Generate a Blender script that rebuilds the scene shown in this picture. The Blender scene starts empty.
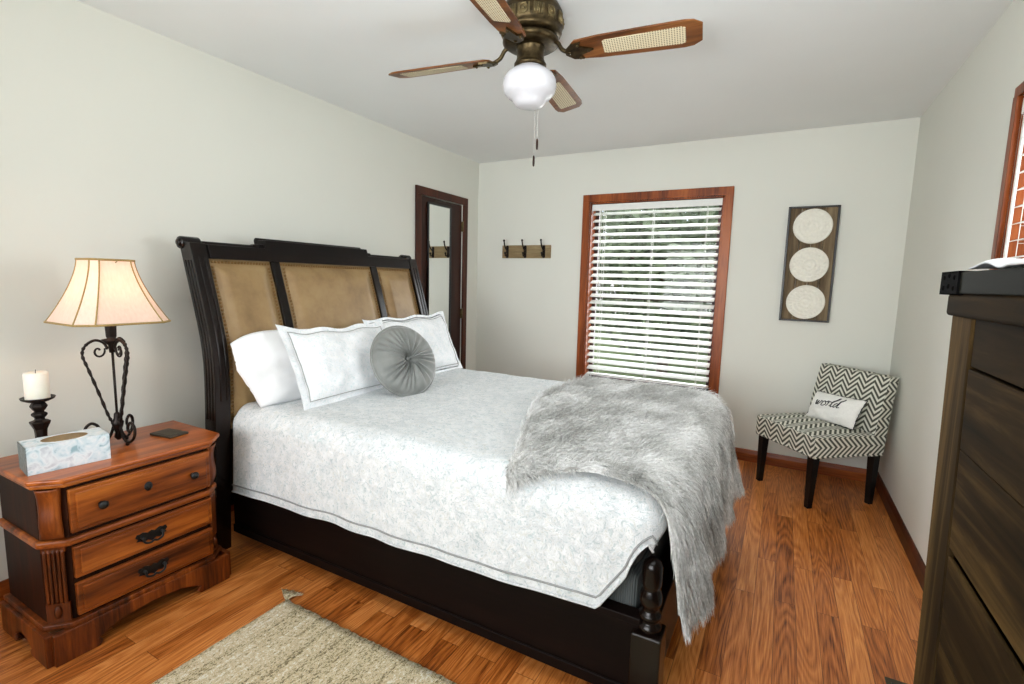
import bpy, bmesh, math, random
from math import sin, cos, pi, radians as RD, sqrt, hypot, atan2
from mathutils import Vector, Matrix, noise
random.seed(7)
SC = bpy.context.scene
COL = SC.collection

# ------------------------------------------------------------------ materials
def nt(name):
    m = bpy.data.materials.new(name); m.use_nodes = True
    t = m.node_tree; b = t.nodes['Principled BSDF']
    return m, t, b
def N(t, typ, **kw):
    n = t.nodes.new(typ)
    for k, v in kw.items():
        if k in n.inputs.keys() if isinstance(k, str) else False: n.inputs[k].default_value = v
        else: setattr(n, k, v)
    return n
def L(t, a, b): t.links.new(a, b)
def c4(c): return (c[0], c[1], c[2], 1)
def srgb(r, g, b):
    f = lambda v: ((v/255+.055)/1.055)**2.4 if v > 10 else v/255/12.92
    return (f(r), f(g), f(b))
def math_(t, op, a, b=None, c=None):
    n = t.nodes.new('ShaderNodeMath'); n.operation = op
    for i, v in enumerate((a, b, c)):
        if v is None: continue
        if hasattr(v, 'is_output'): L(t, v, n.inputs[i])
        else: n.inputs[i].default_value = v
    return n.outputs[0]
def ramp(t, fac, stops):
    n = t.nodes.new('ShaderNodeValToRGB'); e = n.color_ramp.elements
    while len(e) < len(stops): e.new(.5)
    for k, (p, c) in enumerate(stops):
        e[k].position = p; e[k].color = c4(c)
    L(t, fac, n.inputs[0]); return n.outputs[0]
def bump(t, b, h, strength=.3, dist=.002):
    n = t.nodes.new('ShaderNodeBump'); n.inputs['Strength'].default_value = strength; n.inputs['Distance'].default_value = dist
    L(t, h, n.inputs['Height']); L(t, n.outputs[0], b.inputs['Normal'])
def coords(t, scale=(1, 1, 1), kind='Object', rot=(0, 0, 0)):
    tc = t.nodes.new('ShaderNodeTexCoord'); mp = t.nodes.new('ShaderNodeMapping')
    mp.inputs['Scale'].default_value = scale; mp.inputs['Rotation'].default_value = rot
    L(t, tc.outputs[kind], mp.inputs[0]); return mp.outputs[0]
def noise_(t, vec, scale, detail=4, rough=.55, dist=0):
    n = t.nodes.new('ShaderNodeTexNoise'); L(t, vec, n.inputs['Vector'])
    n.inputs['Scale'].default_value = scale; n.inputs['Detail'].default_value = detail
    n.inputs['Roughness'].default_value = rough; n.inputs['Distortion'].default_value = dist
    return n.outputs['Fac']
def plain(name, c, rough=.5, metal=0, var=.12, nscale=30, bmp=0, spec=.5, bscale=None):
    m, t, b = nt(name)
    v = coords(t); f = noise_(t, v, nscale)
    d = tuple(x*(1-var) for x in c); e = tuple(min(1, x*(1+var)) for x in c)
    L(t, ramp(t, f, [(.3, d), (.7, e)]), b.inputs['Base Color'])
    b.inputs['Roughness'].default_value = rough; b.inputs['Metallic'].default_value = metal
    b.inputs['Specular IOR Level'].default_value = spec
    if bmp: bump(t, b, noise_(t, v, bscale or nscale*4), bmp)
    return m
def wood(name, dark, mid, light, axis='y', rough=.4, fine=60, coarse=6, bmp=.12, spec=.28, coat=0):
    m, t, b = nt(name)
    s = {'x': (.07, 1, 1), 'y': (1, .07, 1), 'z': (1, 1, .07)}[axis]
    v = coords(t, s)
    a = noise_(t, v, coarse, 3, .5, 1.2); g = noise_(t, v, fine, 5, .65, .4)
    k = math_(t, 'ADD', math_(t, 'MULTIPLY', a, .6), math_(t, 'MULTIPLY', g, .4))
    L(t, ramp(t, k, [(.36, dark), (.5, mid), (.64, light)]), b.inputs['Base Color'])
    b.inputs['Roughness'].default_value = rough; b.inputs['Specular IOR Level'].default_value = spec
    b.inputs['Coat Weight'].default_value = coat; b.inputs['Coat Roughness'].default_value = .2
    bump(t, b, g, bmp, .001)
    return m
M = {}
def wallmat(name, c):
    m, t, b = nt(name); v = coords(t)
    f = noise_(t, v, 1.3, 3)
    L(t, ramp(t, f, [(.3, tuple(x*.97 for x in c)), (.7, c)]), b.inputs['Base Color'])
    b.inputs['Roughness'].default_value = .75; b.inputs['Specular IOR Level'].default_value = .25
    bump(t, b, noise_(t, v, 220, 3), .12, .001); return m
M['wall'] = wallmat('painted_wall', srgb(226, 227, 218))
M['ceil'] = wallmat('painted_ceiling', srgb(238, 241, 241))
# laminate oak floor, boards along y
def floor_mat():
    m, t, b = nt('oak_laminate')
    v = coords(t, rot=(0, 0, pi/2))
    br = t.nodes.new('ShaderNodeTexBrick'); L(t, v, br.inputs['Vector'])
    br.offset = .37; br.offset_frequency = 2
    br.inputs['Scale'].default_value = 1; br.inputs['Mortar Size'].default_value = .0009
    br.inputs['Mortar Smooth'].default_value = .3
    br.inputs['Brick Width'].default_value = .92; br.inputs['Row Height'].default_value = .078
    br.inputs['Color1'].default_value = (0, 0, 0, 1); br.inputs['Color2'].default_value = (1, 1, 1, 1)
    br.inputs['Mortar'].default_value = (0.5, .5, .5, 1); br.inputs['Bias'].default_value = 0
    sep = t.nodes.new('ShaderNodeSeparateColor'); L(t, br.outputs['Color'], sep.inputs[0]); rnd = sep.outputs[0]
    tc = t.nodes.new('ShaderNodeTexCoord'); sx = t.nodes.new('ShaderNodeSeparateXYZ'); L(t, tc.outputs['Object'], sx.inputs[0])
    cx = t.nodes.new('ShaderNodeCombineXYZ')
    L(t, math_(t, 'ADD', sx.outputs[0], math_(t, 'MULTIPLY', rnd, 7.3)), cx.inputs[0])
    L(t, math_(t, 'ADD', math_(t, 'MULTIPLY', sx.outputs[1], .10), math_(t, 'MULTIPLY', rnd, 3.1)), cx.inputs[1])
    # cathedral figure: contour lines of a stretched smooth noise
    fig = noise_(t, cx.outputs[0], 9, 1, .4, .3)
    rings = math_(t, 'FRACT', math_(t, 'MULTIPLY', fig, 17))
    rings = math_(t, 'ABSOLUTE', math_(t, 'SUBTRACT', rings, .5))           # 0..0.5
    cy = t.nodes.new('ShaderNodeCombineXYZ')
    L(t, math_(t, 'ADD', sx.outputs[0], math_(t, 'MULTIPLY', rnd, 5)), cy.inputs[0]); L(t, math_(t, 'MULTIPLY', sx.outputs[1], .03), cy.inputs[1])
    fine = noise_(t, cy.outputs[0], 210, 3, .6)
    k = math_(t, 'ADD', math_(t, 'MULTIPLY', rings, .40), math_(t, 'MULTIPLY', fine, .84))
    k = math_(t, 'ADD', k, math_(t, 'MULTIPLY', math_(t, 'SUBTRACT', rnd, .5), .30))
    col = ramp(t, k, [(.18, srgb(78, 34, 10)), (.36, srgb(148, 78, 27)), (.55, srgb(188, 110, 48)), (.82, srgb(220, 146, 80))])
    mx = t.nodes.new('ShaderNodeMix'); mx.data_type = 'RGBA'
    L(t, br.outputs['Fac'], mx.inputs[0]); L(t, col, mx.inputs[6]); mx.inputs[7].default_value = c4(srgb(70, 34, 14))
    L(t, mx.outputs[2], b.inputs['Base Color'])
    b.inputs['Roughness'].default_value = .33; b.inputs['Specular IOR Level'].default_value = .45
    bump(t, b, math_(t, 'SUBTRACT', k, br.outputs['Fac']), .15, .0008)
    return m
M['floor'] = floor_mat()
M['trim'] = wood('oak_trim', srgb(84, 36, 10), srgb(136, 66, 23), srgb(170, 92, 38), 'z', .35)
M['trim_h'] = wood('oak_trim_level', srgb(84, 36, 10), srgb(136, 66, 23), srgb(170, 92, 38), 'x', .35)
M['trim_y'] = wood('oak_trim_side', srgb(84, 36, 10), srgb(136, 66, 23), srgb(170, 92, 38), 'y', .35)
M['doorwood'] = wood('dark_door_wood', srgb(26, 10, 6), srgb(44, 18, 10), srgb(60, 28, 15), 'z', .4)
M['doorwood2'] = wood('dark_door_casing', srgb(40, 16, 8), srgb(66, 28, 13), srgb(88, 40, 18), 'z', .4)
M['espresso'] = wood('espresso_wood', srgb(9, 5, 4), srgb(14, 8, 6), srgb(22, 13, 9), 'y', .35, spec=.2)
M['espresso_x'] = wood('espresso_rail', srgb(9, 5, 4), srgb(15, 8, 6), srgb(22, 12, 9), 'x', .5, spec=.1)
M['espresso_z'] = wood('espresso_post', srgb(10, 6, 4), srgb(17, 10, 7), srgb(30, 18, 13), 'z', .24, spec=.32)
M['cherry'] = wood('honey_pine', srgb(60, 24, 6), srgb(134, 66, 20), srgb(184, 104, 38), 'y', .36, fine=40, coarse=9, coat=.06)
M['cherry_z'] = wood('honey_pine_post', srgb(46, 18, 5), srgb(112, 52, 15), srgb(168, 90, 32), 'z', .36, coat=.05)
M['cherry_side'] = wood('dark_pine_side', srgb(22, 8, 3), srgb(42, 18, 7), srgb(62, 28, 10), 'z', .5, spec=.12)  # body tone, much darker than the drawers and top
M['cherry_top'] = wood('honey_pine_top', srgb(100, 46, 14), srgb(160, 82, 30), srgb(196, 110, 48), 'y', .28, fine=35, coarse=6, coat=.12)
M['rustic'] = wood('rustic_brown_wood', srgb(16, 11, 4), srgb(44, 32, 15), srgb(92, 70, 38), 'y', .75, fine=30, coarse=5, spec=.05)
M['rustic_z'] = wood('rustic_brown_post', srgb(22, 15, 7), srgb(52, 39, 20), srgb(98, 76, 44), 'z', .75, fine=30, coarse=5, spec=.05)
M['slate_top'] = wood('dark_weathered_top', srgb(15, 16, 11), srgb(24, 25, 18), srgb(34, 33, 25), 'y', .7, spec=.12)
M['iron'] = plain('black_iron', srgb(34, 26, 22), .42, .6, .3, 60, .3)
M['bronze'] = plain('antique_bronze', srgb(74, 62, 41), .35, .9, .5, 40, .2)
M['brass'] = plain('antique_brass', srgb(124, 110, 78), .34, .9, .5, 26, .3)
M['black'] = plain('black_lacquer', srgb(14, 12, 12), .35)
M['blackmetal'] = plain('black_hammered_metal', srgb(12, 11, 10), .45, .2, .3, 50, .5)
M['gold_nail'] = plain('bronze_nailhead', srgb(140, 108, 66), .3, .9)
M['gold_trim'] = plain('gold_braid', srgb(158, 132, 78), .7, 0, .25, 300, .3)
M['white_pvc'] = plain('white_blind_vinyl', srgb(236, 238, 234), .45, 0, .02)
M['cord'] = plain('white_cord', srgb(228, 228, 222), .8)
M['globe'] = plain('opal_glass', srgb(208, 208, 213), .2, 0, .01)
M['wax'] = plain('ivory_wax', srgb(244, 240, 228), .5, 0, .02)
M['wax'].node_tree.nodes['Principled BSDF'].inputs['Subsurface Weight'].default_value = .4
M['wax'].node_tree.nodes['Principled BSDF'].inputs['Subsurface Radius'].default_value = (.02, .015, .01)
M['phone'] = plain('dark_bronze_plastic', srgb(62, 54, 44), .4, .2)
M['cloth'] = plain('white_cloth', srgb(238, 240, 243), .85, 0, .03, 60, .3)
M['chairleg'] = wood('black_stained_leg', srgb(10, 8, 8), srgb(16, 13, 12), srgb(24, 20, 18), 'z', .4)
M['vent'] = plain('olive_metal', srgb(60, 52, 34), .5, .3)
M['driftwood'] = wood('weathered_grey_wood', srgb(66, 54, 40), srgb(104, 88, 66), srgb(140, 122, 94), 'z', .75, fine=80, coarse=10, bmp=.4)
M['rackwood'] = wood('light_weathered_wood', srgb(108, 90, 60), srgb(142, 122, 88), srgb(170, 152, 116), 'x', .7, fine=80)
M['bracket'] = plain('matt_black_metal', srgb(10, 9, 9), .85, 0, .2, 60, .3, spec=.05)
M['hem'] = plain('dark_grey_piping', srgb(140, 142, 141), .9)
M['leather'] = None
def leather():
    m, t, b = nt('tan_leather'); v = coords(t)
    a = noise_(t, v, 7, 5, .6); g = noise_(t, v, 260, 2)
    L(t, ramp(t, a, [(.25, srgb(120, 94, 60)), (.5, srgb(146, 118, 78)), (.78, srgb(162, 136, 94))]), b.inputs['Base Color'])
    b.inputs['Roughness'].default_value = .42
    bump(t, b, math_(t, 'ADD', math_(t, 'MULTIPLY', g, .3), a), .3, .003); return m
M['leather'] = leather()
def mirror():
    m, t, b = nt('mirror_glass'); b.inputs['Metallic'].default_value = 1; b.inputs['Roughness'].default_value = .01
    v = coords(t); L(t, ramp(t, noise_(t, v, 2), [(0, (.86, .88, .86)), (1, (.9, .92, .9))]), b.inputs['Base Color']); return m
M['mirror'] = mirror()
def glass():
    m = bpy.data.materials.new('window_glass'); m.use_nodes = True; t = m.node_tree; t.nodes.clear()
    o = t.nodes.new('ShaderNodeOutputMaterial'); mx = t.nodes.new('ShaderNodeMixShader')
    tr = t.nodes.new('ShaderNodeBsdfTransparent'); gl = t.nodes.new('ShaderNodeBsdfGlossy'); gl.inputs['Roughness'].default_value = .02
    fr = t.nodes.new('ShaderNodeFresnel'); fr.inputs[0].default_value = 1.25
    L(t, fr.outputs[0], mx.inputs[0]); L(t, tr.outputs[0], mx.inputs[1]); L(t, gl.outputs[0], mx.inputs[2]); L(t, mx.outputs[0], o.inputs[0]); return m
M['glass'] = glass()
def quilt_mat(name, base, p1, p2, scale, bstr):
    m, t, b = nt(name); v = coords(t)
    w = t.nodes.new('ShaderNodeTexVoronoi'); w.feature = 'SMOOTH_F1'; L(t, v, w.inputs['Vector']); w.inputs['Scale'].default_value = scale
    n1 = noise_(t, v, scale*.9, 3, .6, 2.2); n2 = noise_(t, v, scale*.35, 2, .5, 1.5)
    k = math_(t, 'FRACT', math_(t, 'MULTIPLY', n1, 5)); k = math_(t, 'ABSOLUTE', math_(t, 'SUBTRACT', k, .5))
    pat = ramp(t, n1, [(.38, p1), (.46, base), (.56, base), (.64, p2)])
    lines = ramp(t, k, [(.02, p1), (.12, base)])
    mx = t.nodes.new('ShaderNodeMix'); mx.data_type = 'RGBA'; mx.blend_type = 'MULTIPLY'; mx.inputs[0].default_value = .6
    L(t, pat, mx.inputs[6]); L(t, lines, mx.inputs[7])
    mx2 = t.nodes.new('ShaderNodeMix'); mx2.data_type = 'RGBA'
    L(t, ramp(t, n2, [(.42, (0, 0, 0)), (.58, (1, 1, 1))]), mx2.inputs[0]); L(t, mx.outputs[2], mx2.inputs[6]); L(t, pat, mx2.inputs[7])
    L(t, mx2.outputs[2], b.inputs['Base Color']); b.inputs['Roughness'].default_value = .9
    b.inputs['Specular IOR Level'].default_value = .15
    h = math_(t, 'ADD', math_(t, 'MULTIPLY', k, 1.2), math_(t, 'MULTIPLY', w.outputs['Distance'], -1.0))
    bump(t, b, h, bstr, .005); return m
M['quilt'] = quilt_mat('quilted_cotton', srgb(239, 241, 242), srgb(208, 217, 218), srgb(225, 227, 223), 46, .7)
M['sham'] = quilt_mat('patterned_sham_cotton', srgb(243, 244, 246), srgb(224, 233, 234), srgb(236, 238, 236), 44, .12)
M['piping'] = plain('grey_piping', srgb(160, 162, 160), .9)
M['pillow'] = plain('white_cotton', srgb(240, 241, 242), .9, 0, .015, 20, .15, .1, 300)
M['boxspring'] = None
def ribbed(name, c, scale, axis):
    m, t, b = nt(name); v = coords(t)
    w = t.nodes.new('ShaderNodeTexWave'); w.bands_direction = axis; L(t, v, w.inputs['Vector']); w.inputs['Scale'].default_value = scale
    L(t, ramp(t, w.outputs['Fac'], [(.1, tuple(x*.75 for x in c)), (.7, c)]), b.inputs['Base Color'])
    b.inputs['Roughness'].default_value = .7; bump(t, b, w.outputs['Fac'], .5, .003); return m
M['boxspring'] = ribbed('dark_ribbed_ticking', srgb(84, 90, 90), 45, 'X')
def velvet():
    m, t, b = nt('grey_velvet'); v = coords(t)
    L(t, ramp(t, noise_(t, v, 9), [(.3, srgb(104, 107, 104)), (.7, srgb(132, 134, 130))]), b.inputs['Base Color'])
    b.inputs['Roughness'].default_value = .55; b.inputs['Sheen Weight'].default_value = .8; b.inputs['Sheen Roughness'].default_value = .3; return m
M['velvet'] = velvet()
def fur():
    m, t, b = nt('grey_faux_fur'); v = coords(t)
    a = noise_(t, v, 5, 3, .6); g = noise_(t, v, 90, 2)
    k = math_(t, 'ADD', math_(t, 'MULTIPLY', a, .55), math_(t, 'MULTIPLY', g, .45))
    L(t, ramp(t, k, [(.36, srgb(156, 156, 152)), (.5, srgb(206, 206, 203)), (.62, srgb(240, 240, 239))]), b.inputs['Base Color'])
    b.inputs['Roughness'].default_value = .75; b.inputs['Specular IOR Level'].default_value = .25; return m
M['fur'] = fur()
def chevron():
    m, t, b = nt('chevron_upholstery')
    tc = t.nodes.new('ShaderNodeTexCoord'); s = t.nodes.new('ShaderNodeSeparateXYZ'); L(t, tc.outputs['UV'], s.inputs[0])
    tri = math_(t, 'ABSOLUTE', math_(t, 'SUBTRACT', math_(t, 'FRACT', math_(t, 'MULTIPLY', s.outputs[0], 1/.112)), .5))
    vv = math_(t, 'ADD', s.outputs[1], math_(t, 'MULTIPLY', tri, .118))
    st = math_(t, 'FRACT', math_(t, 'MULTIPLY', vv, 1/.0365))
    L(t, ramp(t, st, [(.0, srgb(84, 86, 76)), (.46, srgb(84, 86, 76)), (.52, srgb(226, 225, 212)), (.95, srgb(226, 225, 212)), (1, srgb(84, 86, 76))]), b.inputs['Base Color'])
    b.inputs['Roughness'].default_value = .9; b.inputs['Specular IOR Level'].default_value = .15; return m
M['chevron'] = chevron()
def rugmat():
    m, t, b = nt('woven_rug')
    v = coords(t, (1, .06, 1)); v2 = coords(t)
    sx = t.nodes.new('ShaderNodeSeparateXYZ'); L(t, v2, sx.inputs[0])
    band = noise_(t, v, 26, 3, .8); th = noise_(t, coords(t, (1, .5, 1)), 170, 2, .8); spk = noise_(t, v2, 420, 1)
    wv = t.nodes.new('ShaderNodeTexWave'); wv.bands_direction = 'X'; L(t, v2, wv.inputs['Vector']); wv.inputs['Scale'].default_value = 45; wv.inputs['Distortion'].default_value = 1.5
    wv.inputs['Detail Scale'].default_value = 20
    k = math_(t, 'ADD', math_(t, 'MULTIPLY', band, .34), math_(t, 'MULTIPLY', th, .48)); k = math_(t, 'ADD', k, math_(t, 'MULTIPLY', spk, .18))
    L(t, ramp(t, k, [(.42, srgb(124, 114, 92)), (.46, srgb(196, 174, 124)), (.495, srgb(238, 230, 204)), (.53, srgb(212, 184, 124)), (.57, srgb(250, 246, 232))]), b.inputs['Base Color'])
    b.inputs['Roughness'].default_value = .95; b.inputs['Specular IOR Level'].default_value = .1
    bump(t, b, math_(t, 'ADD', math_(t, 'MULTIPLY', wv.outputs['Fac'], .6), th), .9, .005); return m
M['rug'] = rugmat()
def cane():
    m, t, b = nt('woven_cane'); v = coords(t)
    s = t.nodes.new('ShaderNodeSeparateXYZ'); L(t, v, s.inputs[0])
    a = math_(t, 'ABSOLUTE', math_(t, 'SUBTRACT', math_(t, 'FRACT', math_(t, 'MULTIPLY', s.outputs[0], 1/.0095)), .5))
    c = math_(t, 'ABSOLUTE', math_(t, 'SUBTRACT', math_(t, 'FRACT', math_(t, 'MULTIPLY', s.outputs[1], 1/.0095)), .5))
    k = math_(t, 'MAXIMUM', a, c)
    L(t, ramp(t, k, [(.20, srgb(96, 78, 50)), (.27, srgb(222, 210, 178))]), b.inputs['Base Color'])
    b.inputs['Roughness'].default_value = .6; return m
M['cane'] = cane()
M['blade'] = wood('walnut_blade', srgb(74, 40, 16), srgb(112, 66, 30), srgb(146, 94, 48), 'x', .35)
def shade():
    m = bpy.data.materials.new('silk_shade'); m.use_nodes = True; t = m.node_tree; t.nodes.clear()
    o = t.nodes.new('ShaderNodeOutputMaterial'); mx = t.nodes.new('ShaderNodeMixShader'); mx.inputs[0].default_value = .22
    d = t.nodes.new('ShaderNodeBsdfDiffuse'); tr = t.nodes.new('ShaderNodeBsdfTranslucent')
    v = coords(t, (1, 1, .1)); cl = ramp(t, noise_(t, v, 120), [(.3, srgb(226, 208, 192)), (.7, srgb(236, 220, 206))])
    L(t, cl, d.inputs[0]); tr.inputs[0].default_value = c4(srgb(240, 186, 156))
    L(t, d.outputs[0], mx.inputs[1]); L(t, tr.outputs[0], mx.inputs[2]); L(t, mx.outputs[0], o.inputs[0]); return m
M['shade'] = shade()
def emit(name, c, s):
    m = bpy.data.materials.new(name); m.use_nodes = True; t = m.node_tree; b = t.nodes['Principled BSDF']
    b.inputs['Emission Color'].default_value = c4(c); b.inputs['Emission Strength'].default_value = s; return m
M['bulb'] = emit('lit_bulb', (1, .75, .5), 2)
def tissue():
    m, t, b = nt('printed_card'); v = coords(t)
    n = noise_(t, v, 22, 3, .5, 1.5)
    L(t, ramp(t, n, [(.30, srgb(150, 182, 192)), (.40, srgb(206, 224, 232)), (.55, srgb(230, 238, 242)), (.70, srgb(200, 208, 216))]), b.inputs['Base Color'])
    b.inputs['Roughness'].default_value = .45; return m
M['tissue'] = tissue()
M['card_dark'] = plain('card_end_print', srgb(110, 118, 116), .5, 0, .4, 60)
M['paper'] = plain('tissue_paper', srgb(238, 234, 226), .9)
M['kraft'] = plain('brown_card_inside', srgb(196, 168, 128), .8)
M['medallion'] = plain('whitewashed_carving', srgb(238, 236, 224), .8, 0, .05, 60, .3)
M['lawn'] = plain('lawn', srgb(96, 118, 68), .9, 0, .3, 3)
M['leaf'] = plain('leaves', srgb(104, 122, 92), .7, 0, .35, 4)
M['bark'] = plain('bark', srgb(96, 84, 70), .9, 0, .3, 10)
M['fence'] = wood('cedar_fence', srgb(62, 38, 27), srgb(88, 58, 42), srgb(116, 80, 60), 'z', .8)
M['stitch'] = plain('cream_linen', srgb(244, 243, 238), .9, 0, .04, 80, .2)

# ------------------------------------------------------------------ mesh builder
class MB:
    def __init__(s): s.v = []; s.f = []; s.uv = None; s.smooth = []
    def add(s, vs, fs, smooth=False):
        o = len(s.v); s.v += [Vector(a) for a in vs]; s.f += [tuple(i+o for i in f) for f in fs]; s.smooth += [smooth]*len(fs); return s
    def box(s, a, b, mat=None):
        x0, y0, z0 = a; x1, y1, z1 = b
        if x0 > x1: x0, x1 = x1, x0
        if y0 > y1: y0, y1 = y1, y0
        if z0 > z1: z0, z1 = z1, z0
        vs = [(x0,y0,z0),(x1,y0,z0),(x1,y1,z0),(x0,y1,z0),(x0,y0,z1),(x1,y0,z1),(x1,y1,z1),(x0,y1,z1)]
        if mat: vs = [mat @ Vector(q) for q in vs]
        return s.add(vs, [(3,2,1,0),(4,5,6,7),(0,1,5,4),(1,2,6,5),(2,3,7,6),(3,0,4,7)])
    def prism(s, poly, z0, z1, mat=None, smooth=False):      # poly counter-clockwise in xy, extruded in z
        n = len(poly); vs = [(x, y, z0) for x, y in poly] + [(x, y, z1) for x, y in poly]
        if mat: vs = [mat @ Vector(q) for q in vs]
        fs = [tuple(range(n-1, -1, -1)), tuple(range(n, 2*n))]
        o = len(s.v); s.add(vs, fs)
        s.f += [(o+i, o+(i+1) % n, o+n+(i+1) % n, o+n+i) for i in range(n)]; s.smooth += [smooth]*n
        return s
    def lathe(s, prof, c=(0, 0, 0), seg=28, mat=None, cap=True):   # prof [(r,z)]
        vs = []; fs = []
        for r, z in prof:
            for k in range(seg):
                a = 2*pi*k/seg; vs.append((c[0]+r*cos(a), c[1]+r*sin(a), c[2]+z))
        m = len(prof)
        for i in range(m-1):
            for k in range(seg):
                k2 = (k+1) % seg; fs.append((i*seg+k, i*seg+k2, (i+1)*seg+k2, (i+1)*seg+k))
        if cap:
            fs.append(tuple(range(seg-1, -1, -1))); fs.append(tuple((m-1)*seg+k for k in range(seg)))
        if mat: vs = [mat @ Vector(q) for q in vs]
        return s.add(vs, fs, True)
    def tube(s, pts, r, seg=8, closed=False):
        pts = [Vector(p) for p in pts]; n = len(pts); vs = []; fs = []
        rr = r if callable(r) else (lambda t: r)
        up = None
        for i, p in enumerate(pts):
            if closed: d = pts[(i+1) % n]-pts[i-1]
            else: d = pts[min(i+1, n-1)]-pts[max(i-1, 0)]
            d.normalize()
            if up is None: up = d.orthogonal().normalized()
            up = (up-d*up.dot(d)); up = up.normalized() if up.length > 1e-6 else d.orthogonal().normalized()
            w = d.cross(up); R = rr(i/max(1, n-1))
            for k in range(seg):
                a = 2*pi*k/seg; vs.append(p+(up*cos(a)+w*sin(a))*R)
        for i in range(n if closed else n-1):
            j = (i+1) % n
            for k in range(seg):
                k2 = (k+1) % seg; fs.append((i*seg+k, i*seg+k2, j*seg+k2, j*seg+k))
        if not closed:
            fs.append(tuple(range(seg-1, -1, -1))); fs.append(tuple((n-1)*seg+k for k in range(seg)))
        return s.add(vs, fs, True)
    def ball(s, c, r, seg=12, rings=8, sc=(1, 1, 1)):
        vs = []; fs = []
        for i in range(rings+1):
            th = pi*i/rings
            for k in range(seg):
                a = 2*pi*k/seg; vs.append((c[0]+r*sc[0]*sin(th)*cos(a), c[1]+r*sc[1]*sin(th)*sin(a), c[2]-r*sc[2]*cos(th)))
        for i in range(rings):
            for k in range(seg):
                k2 = (k+1) % seg; fs.append((i*seg+k, i*seg+k2, (i+1)*seg+k2, (i+1)*seg+k))
        return s.add(vs, fs, True)
    def grid(s, fn, nu, nv, smooth=True, closed_u=False):
        vs = [fn(i/nu, j/nv) for j in range(nv+1) for i in range(nu+1)]
        w = nu+1
        return s.add(vs, [(j*w+i, j*w+i+1, (j+1)*w+i+1, (j+1)*w+i) for j in range(nv) for i in range(nu)], smooth)
    def build(s, name, mat, parent=None, origin=None, bevel=0, solid=0, sub=0, weld=True, merge=1e-5, bseg=2):
        if parent is not None:
            off = parent_world(parent)
        else:
            if origin is None:
                xs = [v.x for v in s.v]; ys = [v.y for v in s.v]; zs = [v.z for v in s.v]
                origin = ((min(xs)+max(xs))/2, (min(ys)+max(ys))/2, min(zs))
            off = Matrix.Translation(origin)
        inv = off.inverted()
        me = bpy.data.meshes.new(name); me.from_pydata([inv @ v for v in s.v], [], s.f)
        me.polygons.foreach_set('use_smooth', s.smooth)
        if s.uv:
            uvl = me.uv_layers.new(name='UVMap')
            for p in me.polygons:
                for li in p.loop_indices:
                    uvl.data[li].uv = s.uv(s.v[me.loops[li].vertex_index], (off.to_3x3() @ p.normal))
        if weld:
            b = bmesh.new(); b.from_mesh(me); bmesh.ops.remove_doubles(b, verts=b.verts, dist=merge)
            bmesh.ops.recalc_face_normals(b, faces=b.faces); b.to_mesh(me); b.free()
        me.materials.append(mat); me.update()
        o = bpy.data.objects.new(name, me); COL.objects.link(o)
        if parent is not None: o.parent = parent
        else: o.location = origin
        if bevel:
            m = o.modifiers.new('bevel', 'BEVEL'); m.width = bevel; m.segments = bseg; m.limit_method = 'ANGLE'; m.angle_limit = RD(35)
            m.harden_normals = False
        if solid:
            m = o.modifiers.new('solid', 'SOLIDIFY'); m.thickness = solid; m.offset = 0
        if sub:
            m = o.modifiers.new('sub', 'SUBSURF'); m.levels = sub; m.render_levels = sub
        return o
def parent_world(o):
    m = Matrix.Identity(4)
    while o is not None:
        m = (Matrix.Translation(o.location) @ o.rotation_euler.to_matrix().to_4x4()) @ m; o = o.parent
    return m
def tag(o, label=None, cat=None, group=None, kind=None):
    if label: o['label'] = label
    if cat: o['category'] = cat
    if group: o['group'] = group
    if kind: o['kind'] = kind
    return o
def thing(name, label, cat, loc, group=None, rz=0):
    o = bpy.data.objects.new(name, None); COL.objects.link(o); o.location = loc; o.rotation_euler = (0, 0, rz); o.empty_display_size = .1
    return tag(o, label, cat, group)
def struct(o): o['kind'] = 'structure'; return o
def sempty(name, loc):
    o = bpy.data.objects.new(name, None); COL.objects.link(o); o.location = loc; return struct(o)
def MX(loc, ex=(1, 0, 0), ey=(0, 1, 0), ez=(0, 0, 1)):
    m = Matrix.Identity(4)
    for i, e in enumerate((ex, ey, ez)):
        for k in range(3): m[k][i] = e[k]
    for k in range(3): m[k][3] = loc[k]
    return m
def lerp_tab(z, Z, X):
    if z <= Z[0]: return X[0]
    for i in range(len(Z)-1):
        if z <= Z[i+1]:
            t = (z-Z[i])/(Z[i+1]-Z[i]); return X[i]*(1-t)+X[i+1]*t
    return X[-1]
def catmull(pts, n=8):
    P = [Vector(p) for p in pts]; P = [2*P[0]-P[1]]+P+[2*P[-1]-P[-2]]; out = []
    for i in range(1, len(P)-2):
        for k in range(n):
            t = k/n; a, b, c, d = P[i-1:i+3]
            out.append(.5*((2*b)+(c-a)*t+(2*a-5*b+4*c-d)*t*t+(3*b-a-3*c+d)*t**3))
    out.append(P[-2]); return out

# ------------------------------------------------------------------ room
W, H, YN = 3.33, 2.44, -5.4
T = .14
struct(MB().box((-T, YN-T, -.1), (W+T, T, 0)).build('floor', M['floor'], origin=(0, 0, 0)))
struct(MB().box((-T, YN-T, H), (W+T, T, H+.1)).build('ceiling', M['ceil'], origin=(0, 0, H)))
# back wall with window opening
wx0, wx1, wz0, wz1 = 1.140, 2.204, .46, 2.018
m = MB(); m.box((0, 0, 0), (wx0, T, H)); m.box((wx1, 0, 0), (W, T, H)); m.box((wx0, 0, 0), (wx1, T, wz0)); m.box((wx0, 0, wz1), (wx1, T, H))
struct(m.build('wall_back', M['wall'], origin=(0, 0, 0)))
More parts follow.
